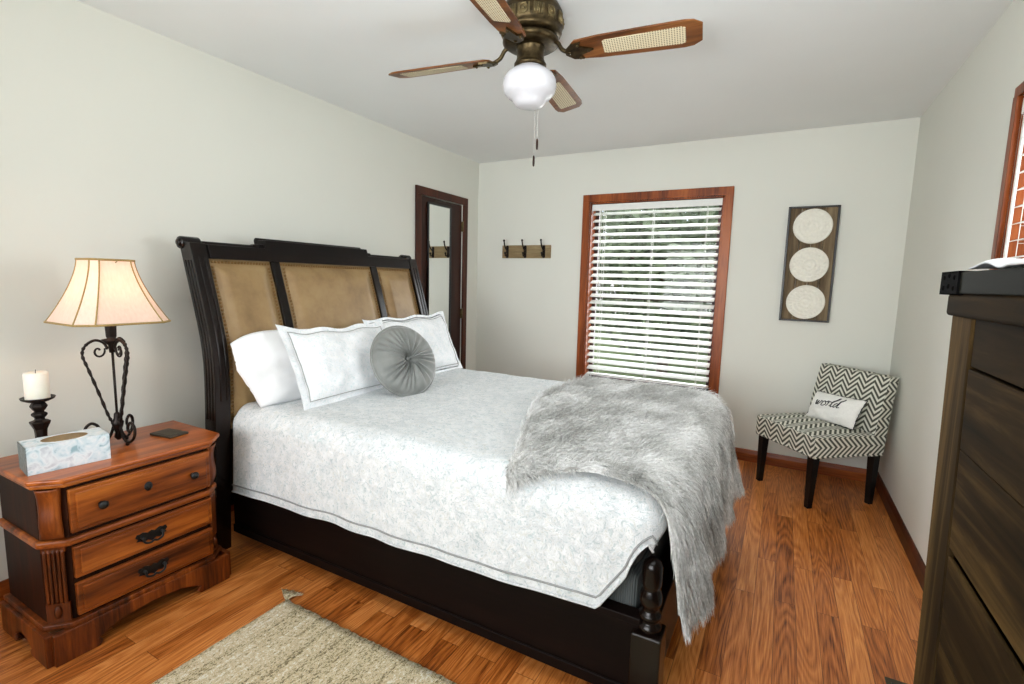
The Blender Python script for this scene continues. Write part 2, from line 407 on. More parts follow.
# left wall with door recess
dy0, dy1, dz1 = -.875, -.265, 2.015
m = MB(); m.box((-T, YN-T, 0), (0, dy0, H)); m.box((-T, dy1, 0), (0, T, H)); m.box((-T, dy0, dz1), (0, dy1, H))
struct(m.build('wall_left', M['wall'], origin=(0, 0, 0)))
# right wall with window
ry0, ry1, rz0, rz1 = -2.80, -1.735, .95, 2.02
m = MB(); m.box((W, YN-T, 0), (W+T, ry0, H)); m.box((W, ry1, 0), (W+T, T, H)); m.box((W, ry0, 0), (W+T, ry1, rz0)); m.box((W, ry0, rz1), (W+T, ry1, H))
struct(m.build('wall_right', M['wall'], origin=(W, 0, 0)))
# wall behind the camera with a made-up opening for the fill light
nx0, nx1, nz0, nz1 = .55, 2.85, .75, 2.15
m = MB(); m.box((0, YN-T, 0), (nx0, YN, H)); m.box((nx1, YN-T, 0), (W, YN, H)); m.box((nx0, YN-T, 0), (nx1, YN, nz0)); m.box((nx0, YN-T, nz1), (nx1, YN, H))
struct(m.build('wall_front', M['wall'], origin=(0, YN, 0)))
def base_prof(name, p0, p1, n, mat):
    p0 = Vector(p0); p1 = Vector(p1); n = Vector(n); d = (p1-p0)
    prof = [(0, 0), (.014, 0), (.014, .06), (.010, .075), (.006, .09), (0, .092)]
    vs = [p0+n*a+Vector((0, 0, b)) for a, b in prof]+[p1+n*a+Vector((0, 0, b)) for a, b in prof]; k = len(prof)
    mb = MB().add(vs, [tuple(range(k)), tuple(range(2*k-1, k-1, -1))]+[(i, (i+1) % k, k+(i+1) % k, k+i) for i in range(k)])
    struct(mb.build(name, mat, origin=tuple(p0)))
base_prof('baseboard_back', (0, 0, 0), (W, 0, 0), (0, -1, 0), M['trim_h'])
base_prof('baseboard_right', (W, 0, 0), (W, YN, 0), (-1, 0, 0), M['doorwood2'])
base_prof('baseboard_left', (0, YN, 0), (0, dy0-.065, 0), (1, 0, 0), M['trim_y'])
base_prof('baseboard_front', (0, YN, 0), (W, YN, 0), (0, 1, 0), M['trim_h'])

def casing(name, parent, a0, a1, z0, z1, w, fn, d=.018, bottom=True, mat=None):
    # fn(u, depth, z) -> world; casing around opening
    mb = MB()
    def bx(u0, u1, q0, q1):
        P = [fn(u, dd, z) for z in (q0, q1) for u, dd in ((u0, 0), (u1, 0), (u1, d), (u0, d))]
        mb.add(P, [(3, 2, 1, 0), (4, 5, 6, 7), (0, 1, 5, 4), (1, 2, 6, 5), (2, 3, 7, 6), (3, 0, 4, 7)])
    bx(a0-w, a0, z0-(w if bottom else 0), z1); bx(a1, a1+w, z0-(w if bottom else 0), z1); bx(a0-w, a1+w, z1, z1+w)
    if bottom: bx(a0, a1, z0-w, z0)
    return mb.build(name, mat or M['trim'], parent, bevel=.004)
# --- window_1 (back wall)
w1 = sempty('window_1', ((wx0+wx1)/2, 0, wz0))
casing('casing', w1, wx0, wx1, wz0, wz1, .064, lambda u, d, z: (u, -d, z))
m = MB(); j = .012
m.box((wx0, 0, wz0), (wx0+j, T, wz1)); m.box((wx1-j, 0, wz0), (wx1, T, wz1)); m.box((wx0, 0, wz1-j), (wx1, T, wz1)); m.box((wx0, 0, wz0), (wx1, T, wz0+j))
m.build('jamb', M['trim'], w1)
m = MB(); s_ = .035; yb = .105
for z0, z1 in ((wz0+j, 1.24), (1.21, wz1-j)):
    m.box((wx0+j, yb, z0), (wx0+j+s_, yb+.025, z1)); m.box((wx1-j-s_, yb, z0), (wx1-j, yb+.025, z1))
    m.box((wx0+j, yb, z0), (wx1-j, yb+.025, z0+s_)); m.box((wx0+j, yb, z1-s_), (wx1-j, yb+.025, z1))
m.build('sash', M['doorwood'], w1)
MB().box((wx0+j+.01, yb+.01, wz0+j+.01), (wx1-j-.01, yb+.014, wz1-j-.01)).build('pane', M['glass'], w1)
# --- window_2 (right wall)
w2 = sempty('window_2', (W, (ry0+ry1)/2, rz0))
casing('casing', w2, ry0, ry1, rz0, rz1, .036, lambda u, d, z: (W-d, u, z))
m = MB(); m.box((W, ry0, rz0), (W+T, ry0+j, rz1)); m.box((W, ry1-j, rz0), (W+T, ry1, rz1)); m.box((W, ry0, rz1-j), (W+T, ry1, rz1)); m.box((W, ry0, rz0), (W+T, ry1, rz0+j))
m.build('jamb', M['trim'], w2)
m = MB(); xb = W+.105
m.box((xb, ry0+j, rz0+j), (xb+.025, ry0+j+s_, rz1-j)); m.box((xb, ry1-j-s_, rz0+j), (xb+.025, ry1-j, rz1-j)); m.box((xb, ry0+j, rz0+j), (xb+.025, ry1-j, rz0+j+s_)); m.box((xb, ry0+j, rz1-j-s_), (xb+.025, ry1-j, rz1-j))
m.box((xb, ry0+j, 1.47), (xb+.025, ry1-j, 1.50))
m.build('sash', M['doorwood'], w2)
MB().box((xb+.01, ry0+.02, rz0+.02), (xb+.014, ry1-.02, rz1-.02)).build('pane', M['glass'], w2)
# --- added_window behind the camera, made up to let the fill light in
w3 = sempty('added_window', ((nx0+nx1)/2, YN, nz0))
casing('casing', w3, nx0, nx1, nz0, nz1, .08, lambda u, d, z: (u, YN+d, z))
m = MB(); m.box((nx0, YN-.08, nz0), (nx0+.03, YN-.05, nz1)); m.box((nx1-.03, YN-.08, nz0), (nx1, YN-.05, nz1)); m.box((1.68, YN-.08, nz0), (1.72, YN-.05, nz1)); m.box((nx0, YN-.08, nz0), (nx1, YN-.05, nz0+.03)); m.box((nx0, YN-.08, nz1-.03), (nx1, YN-.05, nz1))
m.build('sash', M['trim'], w3)
MB().box((nx0+.02, YN-.067, nz0+.02), (nx1-.02, YN-.063, nz1-.02)).build('pane', M['glass'], w3)
# --- door_1
d1 = sempty('door_1', (0, (dy0+dy1)/2, 0))
casing('casing', d1, dy0, dy1, 0, dz1, .065, lambda u, d, z: (d, u, z), bottom=False, mat=M['doorwood2'])
m = MB(); m.box((-.045, dy0+.004, .01), (-.006, dy1-.004, dz1-.004)); m.build('door_panel', M['doorwood'], d1, bevel=.003)
m = MB()
for z in (1.82, 1.02, .25): m.box((-.004, dy1-.012, z-.045), (.012, dy1+.004, z+.045)); m.tube([(.012, dy1-.004, z-.05), (.012, dy1-.004, z+.05)], .005)
m.build('hinge', M['brass'], d1)
m = MB(); m.tube([(-.006, dy0+.06, 1.0), (.035, dy0+.06, 1.0)], .009); m.ball((.05, dy0+.06, 1.0), .026)
m.build('door_knob', M['brass'], d1)

# --- mirror on the door
mr = thing('door_mirror', 'tall narrow mirror with thin black frame on the dark wooden door', 'mirror', (-.006, -.61, .5))
y0, y1, z0, z1 = -.765, -.462, .50, 1.955
m = MB(); f = .016
m.box((-.006, y0-f, z0-f), (.012, y0, z1+f)); m.box((-.006, y1, z0-f), (.012, y1+f, z1+f)); m.box((-.006, y0, z1), (.012, y1, z1+f)); m.box((-.006, y0, z0-f), (.012, y1, z0))
m.build('frame', M['black'], mr, bevel=.003)
MB().box((-.006, y0, z0), (.004, y1, z1)).build('mirror_glass', M['mirror'], mr)

# --- blinds
def blind(name, label, a0, a1, z0, z1, fn, tilt, pitch=.058, grp=None, base=None):
    t = thing(name, label, 'blind', base)
    def bx(mb, u0, u1, d0, d1, q0, q1):
        P = [fn(u, d, z) for z in (q0, q1) for u, d in ((u0, d0), (u1, d0), (u1, d1), (u0, d1))]
        mb.add(P, [(3, 2, 1, 0), (4, 5, 6, 7), (0, 1, 5, 4), (1, 2, 6, 5), (2, 3, 7, 6), (3, 0, 4, 7)])
    mb = MB(); bx(mb, a0, a1, -.028, .03, z1-.045, z1-.004); mb.build('headrail', M['white_pvc'], t, bevel=.003)
    mb = MB(); bx(mb, a0-.004, a1+.004, -.036, -.028, z1-.055, z1-.002); mb.build('valance', M['white_pvc'], t, bevel=.003)
    n = int((z1-.075-z0)/pitch)
    for i in range(n):
        zc = z1-.078-i*pitch
        mb = MB(); c, s = cos(tilt), sin(tilt); w = .030; th = .0014
        P = []
        K = 4
        for uu in (a0+.006, a1-.006):
            for k in range(K+1):
                q = -w+2*w*k/K; cr = .0035*(1-(q/w)**2)
                P.append(fn(uu, q*c-(cr+th)*s, zc+q*s+(cr+th)*c))
            for k in range(K, -1, -1):
                q = -w+2*w*k/K; cr = .0035*(1-(q/w)**2)
                P.append(fn(uu, q*c-(cr-th)*s, zc+q*s+(cr-th)*c))
        k2 = 2*(K+1)
        mb.add(P, [tuple(range(k2)), tuple(range(2*k2-1, k2-1, -1))]+[(q, (q+1) % k2, k2+(q+1) % k2, k2+q) for q in range(k2)])
        mb.build('slat', M['white_pvc'], t)
    zb = z1-.078-n*pitch
    mb = MB(); bx(mb, a0+.006, a1-.006, -.024, .024, zb-.008, zb+.008); mb.build('bottom_rail', M['white_pvc'], t, bevel=.003)
    L_ = a1-a0
    for q in (.1, .5, .9):
        mb = MB()
        for d in (-.027, .027): bx(mb, a0+q*L_-.0015, a0+q*L_+.0015, d-.0008, d+.0008, zb, z1-.05)
        for i in range(n): 
            zc = z1-.078-i*pitch; bx(mb, a0+q*L_-.001, a0+q*L_+.001, -.027, .027, zc-.0155, zc-.0145)
        mb.build('ladder_cord', M['cord'], t)
    return t
b1 = blind('window_blind', 'open white slat blind in the wood-trimmed window on the back wall', wx0+.016, wx1-.016, wz0+.02, wz1-.014, lambda u, d, z: (u, .045+d, z), RD(27), base=((wx0+wx1)/2, .045, wz1-.02))
m = MB(); m.tube([(wx0+.10, .005, wz1-.07), (wx0+.102, .003, 1.25)], .003, 6); m.build('wand', M['cord'], b1)
b2 = blind('window_blind', 'white slat blind in the window behind the tall brown chest', ry0+.016, ry1-.016, rz0+.02, rz1-.014, lambda u, d, z: (W+.030+d, u, z), RD(8), base=(W+.045, (ry0+ry1)/2, rz1-.02))
m = MB(); m.tube([(W+.002, ry1-.028, rz1-.05), (W+.002, ry1-.028, 1.2)], .0055, 8); m.build('wand', M['cord'], b2)

# ------------------------------------------------------------------ outside
struct(MB().box((-14, T+.02, -.65), (18, 26, -.5)).build('lawn', M['lawn'], origin=(0, 0, -.5)))
struct(MB().box((W+T+.02, -14, -.65), (18, T, -.5)).build('side_yard', M['lawn'], origin=(W, 0, -.5)))
def tree(name, label, x, y, h, r, seed):
    rnd = random.Random(seed)
    t = thing(name, label, 'tree', (x, y, -.5), 'trees outside the back window')
    mb = MB(); mb.tube(catmull([(x, y, -.5), (x+.05, y, .6), (x-.05, y+.05, 1.6), (x+.1, y, h*.75)]), lambda s: .12*(1-.6*s), 8)
    for k in range(5):
        a = rnd.random()*6.28; z = h*.3+k*.35
        mb.tube([(x, y, z), (x+cos(a)*r*.5, y+sin(a)*r*.5, z+.6)], .03, 6)
    mb.build('trunk', M['bark'], t)
    mb = MB()
    for k in range(4200):
        th = rnd.random()*6.28; u = rnd.uniform(-1, 1); rr = r*rnd.random()**.4
        c = Vector((x+rr*sqrt(1-u*u)*cos(th), y+rr*sqrt(1-u*u)*sin(th), h*.5+rr*u*1.15))
        s = rnd.uniform(.06, .15)
        e = Vector((rnd.uniform(-1, 1), rnd.uniform(-1, 1), rnd.uniform(-1, 1))).normalized(); g = e.orthogonal().normalized()
        mb.add([c-e*s, c+g*s*.5, c+e*s, c-g*s*.5], [(0, 1, 2, 3)])
    mb.build('foliage', M['leaf'], t, weld=False)
tree('garden_tree', 'leafy tree outside, behind the left part of the back window blind', .6, 6.0, 3.4, 1.7, 3)
tree('garden_tree', 'tall leafy tree outside, behind the right part of the back window blind', 1.3, 10.6, 4.6, 2.6, 5)
tree('garden_tree', 'far tall tree outside, beyond the near tree at the left of the back window', -3.4, 14.5, 5.6, 2.9, 9)
ft = thing('board_fence', 'reddish wooden board fence outside, seen through the blind behind the chest', 'fence', (6.2, -2.6, -.5))
for k in range(26):
    yy = -5.8+k*.245
    MB().box((6.2, yy, -.5), (6.22, yy+.235, 1.75)).build('board', M['fence'], ft, bevel=.004)
m = MB(); m.box((6.22, -5.8, .1), (6.26, .57, .2)); m.box((6.22, -5.8, 1.3), (6.26, .57, 1.4)); m.build('rail', M['fence'], ft)

# ------------------------------------------------------------------ bed
BZ = [0, .35, .63, .89, 1.03, 1.17, 1.33, 1.476, 1.6]; BX = [.285, .305, .325, .335, .32, .283, .234, .190, .15]
import itertools
_c = catmull([(x, 0, z) for z, x in zip(BZ, BX)], 6); _cz = [p.z for p in _c]; _cx = [p.x for p in _c]
def hx(z): return lerp_tab(z, _cz, _cx)
bed = thing('bed', 'queen bed frame of espresso wood with curved tan leather headboard', 'bed', (1.35, -1.99, 0))
YA, YB = -2.845, -1.262
def curved(mb, y0, y1, z0, z1, o0, o1, n=14):   # slab following headboard curve; offsets from back profile
    zs = [z0+(z1-z0)*i/n for i in range(n+1)]
    vs = []
    for z in zs: 
        x = hx(z); vs += [(x+o0, y0, z), (x+o1, y0, z), (x+o1, y1, z), (x+o0, y1, z)]
    fs = [(3, 2, 1, 0), tuple(4*n+k for k in (0, 1, 2, 3))]
    for i in range(n):
        for k in range(4): fs.append((4*i+k, 4*i+(k+1) % 4, 4*i+4+(k+1) % 4, 4*i+4+k))
    mb.add(vs, fs)
hb = MB(); curved(hb, YA+.07, YB-.07, .20, 1.44, .01, .05)
headboard = hb.build('headboard', M['espresso'], bed, bevel=.003)
for y0, y1 in ((YA, YA+.072), (YB-.075, YB)):
    mb = MB(); curved(mb, y0, y1, 0, 1.475, 0, .085, 24)
    # fluting ridges on the outer side and front
    ys = y0 if y0 == YA else y1
    for o in (.02, .042, .064):
        mb.tube([(hx(z)+o, ys, z) for z in [.66+.035*i for i in range(22)]], .0045, 6)
    for q in (.028, .056):
        mb.tube([(hx(z)+.086, y0+q, z) for z in [.75+.03*i for i in range(23)]], .005, 6)
    mb.build('headboard_post', M['espresso_z'], bed, bevel=.005)
    mb = MB(); c = Vector((hx(1.475)+.015, (y0+y1)/2, 1.475))
    mat = MX(c, (1, 0, 0), (0, 0, 1), (0, -1, 0))
    mb.lathe([(.003, -.055), (.014, -.052), (.018, -.047), (.014, -.044), (.026, -.043), (.029, -.038), (.029, .038), (.026, .043), (.014, .044), (.018, .047), (.014, .052), (.003, .055)], seg=20, mat=mat)
    mb.build('scroll_finial', M['espresso_z'], bed)
mb = MB()
curved(mb, YA+.08, YB-.08, 1.405, 1.472, .0, .085, 5)
curved(mb, -2.468, -1.735, 1.465, 1.515, .0, .085, 4)
for y, s in ((-2.468, -1), (-1.735, 1)):  # small cove steps either side of the raised centre
    curved(mb, *sorted((y, y+s*.03)), 1.465, 1.492, .006, .08, 2)
xx = hx(1.51)
mb.tube([(xx+.018, -2.469, 1.512), (xx+.018, -1.734, 1.512)], .016, 14)
for ya, yb_ in ((YA+.05, -2.468), (-1.735, YB-.05)): mb.tube([(hx(1.47)+.018, ya, 1.470), (hx(1.47)+.018, yb_, 1.470)], .018, 14)
mb.build('top_rail', M['espresso'], bed, bevel=.004)
for y0, y1 in ((-2.446, -2.396), (-1.726, -1.676)):
    mb = MB(); curved(mb, y0, y1, .45, 1.41, .02, .078, 16)
    mb.build('divider_stile', M['espresso_z'], bed, bevel=.004)
mb = MB(); curved(mb, YA+.08, YB-.08, .30, .60, .02, .078, 6); mb.build('bottom_rail', M['espresso'], bed, bevel=.003)
for y0, y1 in ((YA+.068, -2.446), (-2.396, -1.726), (-1.676, YB-.075)):
    mb = MB(); z0, z1 = .60, 1.405
    def fp(u, v, y0=y0, y1=y1):
        y = y0+(y1-y0)*u; z = z0+(z1-z0)*v
        d = min(u*(y1-y0), (1-u)*(y1-y0), v*(z1-z0), (1-v)*(z1-z0))
        puff = .026*min(1, max(0, (d-.032)/.045))**.5 if d > .032 else 0
        return Vector((hx(z)+.062+puff, y, z))
    mb.grid(fp, 40, 60); p = mb.build('leather_panel', M['leather'], bed)
    # nailheads
    for side in ('l', 'r', 't'):
        if side == 't': pts = [(y0+.012+(y1-y0-.024)*k/int((y1-y0)/.017), z1-.014) for k in range(int((y1-y0)/.017)+1)]
        else: pts = [((y0+.024) if side == 'l' else (y1-.014), z0+.012+k*.0168) for k in range(46)]
        for ch in range(0, 1):
            nb = MB()
            for (y, z) in pts: nb.ball((hx(z)+.066, y, z), .0068, 8, 5, (.6, 1, 1))
            nb.build('nailhead_trim', M['gold_nail'], p)
# rails
mb = MB(); mb.box((.34, -2.735, .06), (2.36, -2.70, .335)); mb.box((.34, -2.742, .06), (2.36, -2.735, .10)); mb.box((.34, -2.74, .31), (2.36, -2.70, .335)); mb.build('side_rail', M['espresso_x'], bed, bevel=.004)
mb = MB(); mb.box((.34, -1.285, .06), (2.36, -1.25, .335)); mb.build('side_rail', M['espresso_x'], bed, bevel=.004)
mb = MB(); mb.box((2.345, -2.72, .05), (2.40, -1.26, .33)); mb.box((2.34, -2.70, .31), (2.408, -1.28, .335)); mb.build('footboard', M['espresso'], bed, bevel=.005)
for yc in (-2.715, -1.265):
    mb = MB(); xc = 2.382; h = .045
    mb.box((xc-h, yc-h, .0), (xc+h, yc+h, .30))
    mb.build('foot_post', M['espresso_z'], bed, bevel=.006)
    mb = MB(); mb.lathe([(.032, .30), (.036, .305), (.036, .318), (.027, .324), (.024, .333), (.032, .340), (.035, .347), (.032, .356), (.024, .362), (.024, .372), (.031, .382), (.035, .398), (.033, .415), (.027, .43), (.025, .436), (.029, .442), (.030, .45), (.030, .50), (.026, .515), (.014, .526), (.004, .529)], (xc, yc, 0), 28)
    mb.build('turned_finial', M['espresso_z'], bed)
# slats support (hidden) so the mattress rests on the frame
mb = MB(); mb.box((.36, -2.70, .15), (2.345, -1.285, .18)); mb.build('slat_base', M['espresso'], bed)

def rbox(mb, a, b, r, n=4):
    """rounded box"""
    cx, cy, cz = [(a[i]+b[i])/2 for i in range(3)]; hx_, hy_, hz_ = [(b[i]-a[i])/2-r for i in range(3)]
    K = 6*n
    def pt(u, v):
        th = -pi/2+pi*v; ph = 2*pi*u
        d = Vector((cos(th)*cos(ph), cos(th)*sin(ph), sin(th)))
        q = Vector((hx_*(1 if d.x > 0 else -1), hy_*(1 if d.y > 0 else -1), hz_*(1 if d.z > 0 else -1)))
        return Vector((cx, cy, cz))+q+d*r
    # box corners doubled via grid with repeated angles
    us = []; vs_ = []
    for k in range(4):
        for i in range(n+1): us.append((k+min(max(i/n, .001), .999))/4)
    for k in range(2):
        for i in range(n+1): vs_.append((k+min(max(i/n, .001), .999))/2)
    P = [pt(u, v) for v in vs_ for u in us]; w = len(us)
    fs = [(j*w+i, j*w+(i+1) % w, (j+1)*w+(i+1) % w, (j+1)*w+i) for j in range(len(vs_)-1) for i in range(w)]
    fs += [tuple(range(w-1, -1, -1)), tuple((len(vs_)-1)*w+i for i in range(w))]
    mb.add(P, fs, True)
mt = thing('mattress', 'dark grey ribbed mattress foundation showing at the bed corner', 'mattress', (1.37, -1.99, .18))
mb = MB(); rbox(mb, (.41, -2.69, .18), (2.335, -1.29, .44), .03); mb.build('foundation', M['boxspring'], mt)
mb = MB(); rbox(mb, (.41, -2.69, .442), (2.335, -1.29, .682), .05); mb.build('mattress_body', M['boxspring'], mt)

# quilt ---------------------------------------------------------
XE, YE0, YE1, ZT = 2.385, -2.745, -1.235, .70
Rr = .07
def drape(a, b, h=0.0, flare=.0, xmin=-9):
    """flat sheet coordinates -> folded over the bed"""
    cx = min(a, XE-Rr); cy = min(max(b, YE0+Rr), YE1-Rr)
    vx, vy = a-cx, b-cy; r = hypot(vx, vy)
    if r < 1e-9: return Vector((a, b, ZT+h))
    ux, uy = vx/r, vy/r
    if r < Rr*pi/2: th = r/Rr; o = Rr*sin(th); dn = Rr*(1-cos(th)); nx, nz = sin(th), cos(th)
    else: o = Rr; dn = Rr+(r-Rr*pi/2); nx, nz = 1, 0
    o += flare*max(0, dn-.03)
    return Vector((cx+ux*(o+h*nx), cy+uy*(o+h*nx), ZT-dn+h*nz))
def smooth(t): t = min(1, max(0, t)); return t*t*(3-2*t)
def near_drop(a):     # length of sheet hanging past the near edge
    d = .372-.022*a+.004*sin(a*5)
    k = min(1, max(0, (a-2.235)/.17))
    return d*(1-k)+.055*k
def foot_drop(b): return .06+.02*sin(b*6)
Q0 = .42
def quilt_flat(u, v):
    b = YE1+.33 if False else None
    a = Q0+(XE-Q0+foot_drop(0))*u
    lo = YE0-near_drop(a); hi = YE1+.34
    return a, lo+(hi-lo)*v
def qwrinkle(p, a, b):
    dn = max(0, ZT-p.z)
    w = noise.noise(Vector((a*3.1, b*2.6, 1.7)))*.008+noise.noise(Vector((a*9, b*8, 4)))*.0035
    q = Vector(p)
    if dn > .04:
        k = min(1, (dn-.04)/.2)
        f = k*(.004*sin(a*17+2*sin(a*5))+.008*noise.noise(Vector((a*6, 0, 2))))
        if b < YE0+.1: q.y -= f+.004
        elif a > XE: q.x += f*.4
        q.z += w*.4
    else: q.z += w
    return q
def quilt_pt(u, v, h=0):
    a, b = quilt_flat(u, v); return qwrinkle(drape(a, b, h, .05), a, b)
qt = thing('quilt', 'white quilted bedspread with faint paisley stitching draped over the bed', 'quilt', (1.4, -1.99, ZT))
mb = MB(); mb.grid(lambda u, v: quilt_pt(u, v, .012), 200, 190)
mb.build('quilt_top', M['quilt'], qt, solid=.014)
def hem(off, n=160):
    pts = []
    for i in range(n+1):
        u = i/n; a, lo = quilt_flat(u, 0); p = qwrinkle(drape(a, lo+off, .021, .05), a, lo+off); pts.append(p)
    return pts
mb = MB(); mb.tube(hem(.034), .0035, 6); mb.build('hem_piping', M['hem'], qt)
mb = MB(); mb.tube(hem(.002), .0045, 6); mb.build('hem_edge', M['quilt'], qt)

# fur throw -----------------------------------------------------
def th_flat(u, v):
    # v: 0 near side .. 1 far side ; u: 0 left edge .. 1 foot hem
    left = 1.60+.31*max(0, 1-v/.55)**1.6+.02*sin(v*9)
    b = (YE0+.055)+(YE1+.28-(YE0+.055))*v
    b += .02*sin(u*6)*(1-v)-.07*(1-v)*max(0, 1-u*3.0)
    right = XE+.32+.10*v+.010*sin(v*11)
    a = left+(right-left)*u
    return a, b
def th_pt(u, v, h=0):
    a, b = th_flat(u, v)
    p = drape(a, b, .040+h, .17)
    n1 = noise.noise(Vector((a*4, b*3.3, 8)))*.014
    p.z += n1*.8+.012*max(0, 1-abs((v-.8)/.2))*smooth((ZT+.1-p.z)/.1+.5)
    if a > XE: p.x += .018*sin(b*15+1)*min(1, (a-XE)/.25)+n1
    return p
tw = thing('throw_blanket', 'fluffy light grey faux fur throw spread over the foot of the bed', 'blanket', (2.1, -1.99, ZT))
mb = MB(); mb.grid(th_pt, 60, 90); mb.build('backing', M['fur'], tw, solid=.012)
V = []; F = []
rnd = random.Random(11)
off = parent_world(tw).inverted()
def strand(p, d, L_, w, bend):
    d = d.normalized(); s = d.cross(Vector((rnd.uniform(-1, 1), rnd.uniform(-1, 1), rnd.uniform(-1, 1))))
    s = s.normalized() if s.length > 1e-4 else Vector((1, 0, 0))
    q = p+d*L_*.5; e = q+(d+bend).normalized()*L_*.55
    k = len(V); V.extend([p-s*w, p+s*w, q+s*w*.8, q-s*w*.8, e]); F.extend([(k, k+1, k+2, k+3), (k+3, k+2, k+4)])
NS = 62000
for i in range(NS):
    u, v = rnd.random(), rnd.random()
    if i < 7000: u, v = ((1-rnd.random()**2*.05, v) if i % 2 else (u, rnd.random()**2*.03))
    elif i < 8000: u = rnd.random()**2*.04
    p = th_pt(u, v); e = 1e-3
    du = th_pt(min(1, u+e), v)-th_pt(max(0, u-e), v); dv = th_pt(u, min(1, v+e))-th_pt(u, max(0, v-e))
    n = du.cross(dv); n = n.normalized() if n.length > 0 else Vector((0, 0, 1))
    du.normalize(); dv.normalize()
    cl = noise.noise_vector(Vector((u*14, v*22, 3)))
    a, b = th_flat(u, v)
    hang = smooth((a-XE+.03)/.12)
    side = rnd.gauss(0, .35)
    d = n*(.50+.25*rnd.random())+du*(.45+.7*hang+.5*cl.x)+dv*(side-.15+.8*cl.y)
    if v < .04: d -= dv*.7
    if u < .04: d -= du*.6*rnd.random()
    bend = Vector((0, 0, -.55-.5*hang))+du*.2
    strand(p, d, rnd.uniform(.030, .058)*(1+.55*hang), rnd.uniform(.0008, .0016)*(1+.4*hang), bend)
me = bpy.data.meshes.new('pile'); me.from_pydata([off @ p for p in V], [], F); me.materials.append(M['fur']); me.update()
po = bpy.data.objects.new('fur_pile', me); COL.objects.link(po); po.parent = tw; po['kind'] = 'stuff'

# pillows --------------------------------------------------------
def pillow_pts(w, h, t, flange=0, pinch=.05, seed=1, sag=0, flare_c=.0, shear=0):
    def side(sg):
        def fn(u, v):
            x = 2*u-1; y = 2*v-1
            fw = 1-2*flange/w; fh = 1-2*flange/h
            xi = max(-1, min(1, x/fw)); yi = max(-1, min(1, y/fh))
            k = max(0, 1-abs(xi)**2.4)**.6*max(0, 1-abs(yi)**2.4)**.6
            px = x*w/2*(1-pinch*(1-abs(y)**2)*abs(x)**3) ; py = y*h/2*(1-pinch*(1-abs(x)**2)*abs(y)**3)
            py += flare_c*abs(x)**4*max(0, y)+(.008*sin(x*9+seed)*max(0, y) if flange else 0)
            px += shear*min(0, y)*min(0, x)
            z = sg*(t/2*k+.003)
            n = noise.noise(Vector((x*1.7+seed, y*1.7, seed)))*.02+noise.noise(Vector((x*5+seed, y*4, seed*2)))*.007
            z += n*min(1, k*2)*sg + .006*noise.noise(Vector((x*4, y*4, seed+5)))
            py += -sag*(1-x*x)*(y > 0)*y
            return Vector((px, py, z))
        return fn
    return side
def make_pillow(name, label, cat, w, h, t, loc, lean, yaw, roll, mat, flange=0, pipe=None, seed=1, grp=None, pinch=.05, sag=0, fc=0, shear=0):
    # local x -> width, local y -> height(up), local z -> facing
    Rm = Matrix.Translation(loc) @ Matrix.Rotation(yaw, 4, 'Z') @ Matrix.Rotation(-lean, 4, 'Y') @ MX((0, 0, 0), (0, 1, 0), (0, 0, 1), (1, 0, 0)) @ Matrix.Rotation(roll, 4, 'Z') @ Matrix.Translation((0, h/2, 0))
    S = pillow_pts(w, h, t, flange, pinch, seed, sag, fc, shear)
    mb = MB()
    f1, f2 = S(1), S(-1)
    mb.grid(lambda u, v: Rm @ f1(u, v), 44, 34); mb.grid(lambda u, v: Rm @ f2(1-u, v), 44, 34)
    root = None
    if pipe or cat == 'root':
        root = thing(name, label, cat, loc, grp)
        mb.build('cover', mat, root, merge=.0068)
        def ring(inset):
            P = []
            n = 40; q = 1-inset
            for i in range(n): P.append((-1+2*i/n, -1))
            for i in range(n): P.append((1, -1+2*i/n))
            for i in range(n): P.append((1-2*i/n, 1))
            for i in range(n): P.append((-1, 1-2*i/n))
            return [Rm @ (f1((x*(1-2*inset/w)+1)/2, (y*(1-2*inset/h)+1)/2)+Vector((0, 0, .002))) for x, y in P]
        pb = MB(); pb.tube(ring(flange+.004 if flange else 0), .0022, 6, True); pb.build('piping', pipe, root)
    else:
        o = mb.build(name, mat, None, origin=loc, merge=.0068); root = tag(o, label, cat, grp)
    return root, Rm, f1
make_pillow('bed_pillow', 'plain white pillow, nearest the nightstand, leaning against the leather headboard', 'pillow', .74, .375, .13, (.56, -2.445, .705), RD(15), 0, RD(-3), M['pillow'], seed=2, pinch=.03, fc=-.065, shear=.10)
make_pillow('pillow_sham', 'wide pale patterned pillow sham with grey piping, in front of the plain pillow', 'pillow', .74, .43, .15, (.745, -2.27, .705), RD(25), RD(3), RD(-1), M['sham'], .035, M['piping'], 4, 'patterned pillow shams', sag=.02)
make_pillow('pillow_sham', 'pale patterned pillow sham standing behind the round grey cushion', 'pillow', .77, .43, .14, (.68, -1.625, .705), RD(24), RD(-2), RD(1), M['sham'], .035, M['piping'], 6, 'patterned pillow shams')
# round velvet cushion
rc = thing('round_cushion', 'round pleated grey velvet cushion with button centre', 'cushion', (.95, -2.10, .712))
Rm = Matrix.Translation((.95, -2.10, .712)) @ Matrix.Rotation(RD(-14), 4, 'Z') @ Matrix.Rotation(RD(-24), 4, 'Y') @ MX((0, 0, 0), (0, 1, 0), (0, 0, 1), (1, 0, 0)) @ Matrix.Translation((0, .195, 0))
RC = .195
def rcush(sg):
    def fn(u, v):
        a = 2*pi*u; r = v
        k = (1-r**3.2)**.5 if r < 1 else 0
        dim = 1-.75*math.exp(-(r/.18)**2)
        pl = (sin(a*24+2.6*sin(a*3)+1.5*sin(a*7))*.5+.5)*(.75+.25*sin(a*5+1))
        z = sg*(.055*k*dim)+sg*pl*.018*min(1, r*5)*(1-r)**.7*1.4
        return Rm @ Vector((RC*r*cos(a)*(1 if sg > 0 else -1), RC*r*sin(a), z+sg*.006))
    return fn
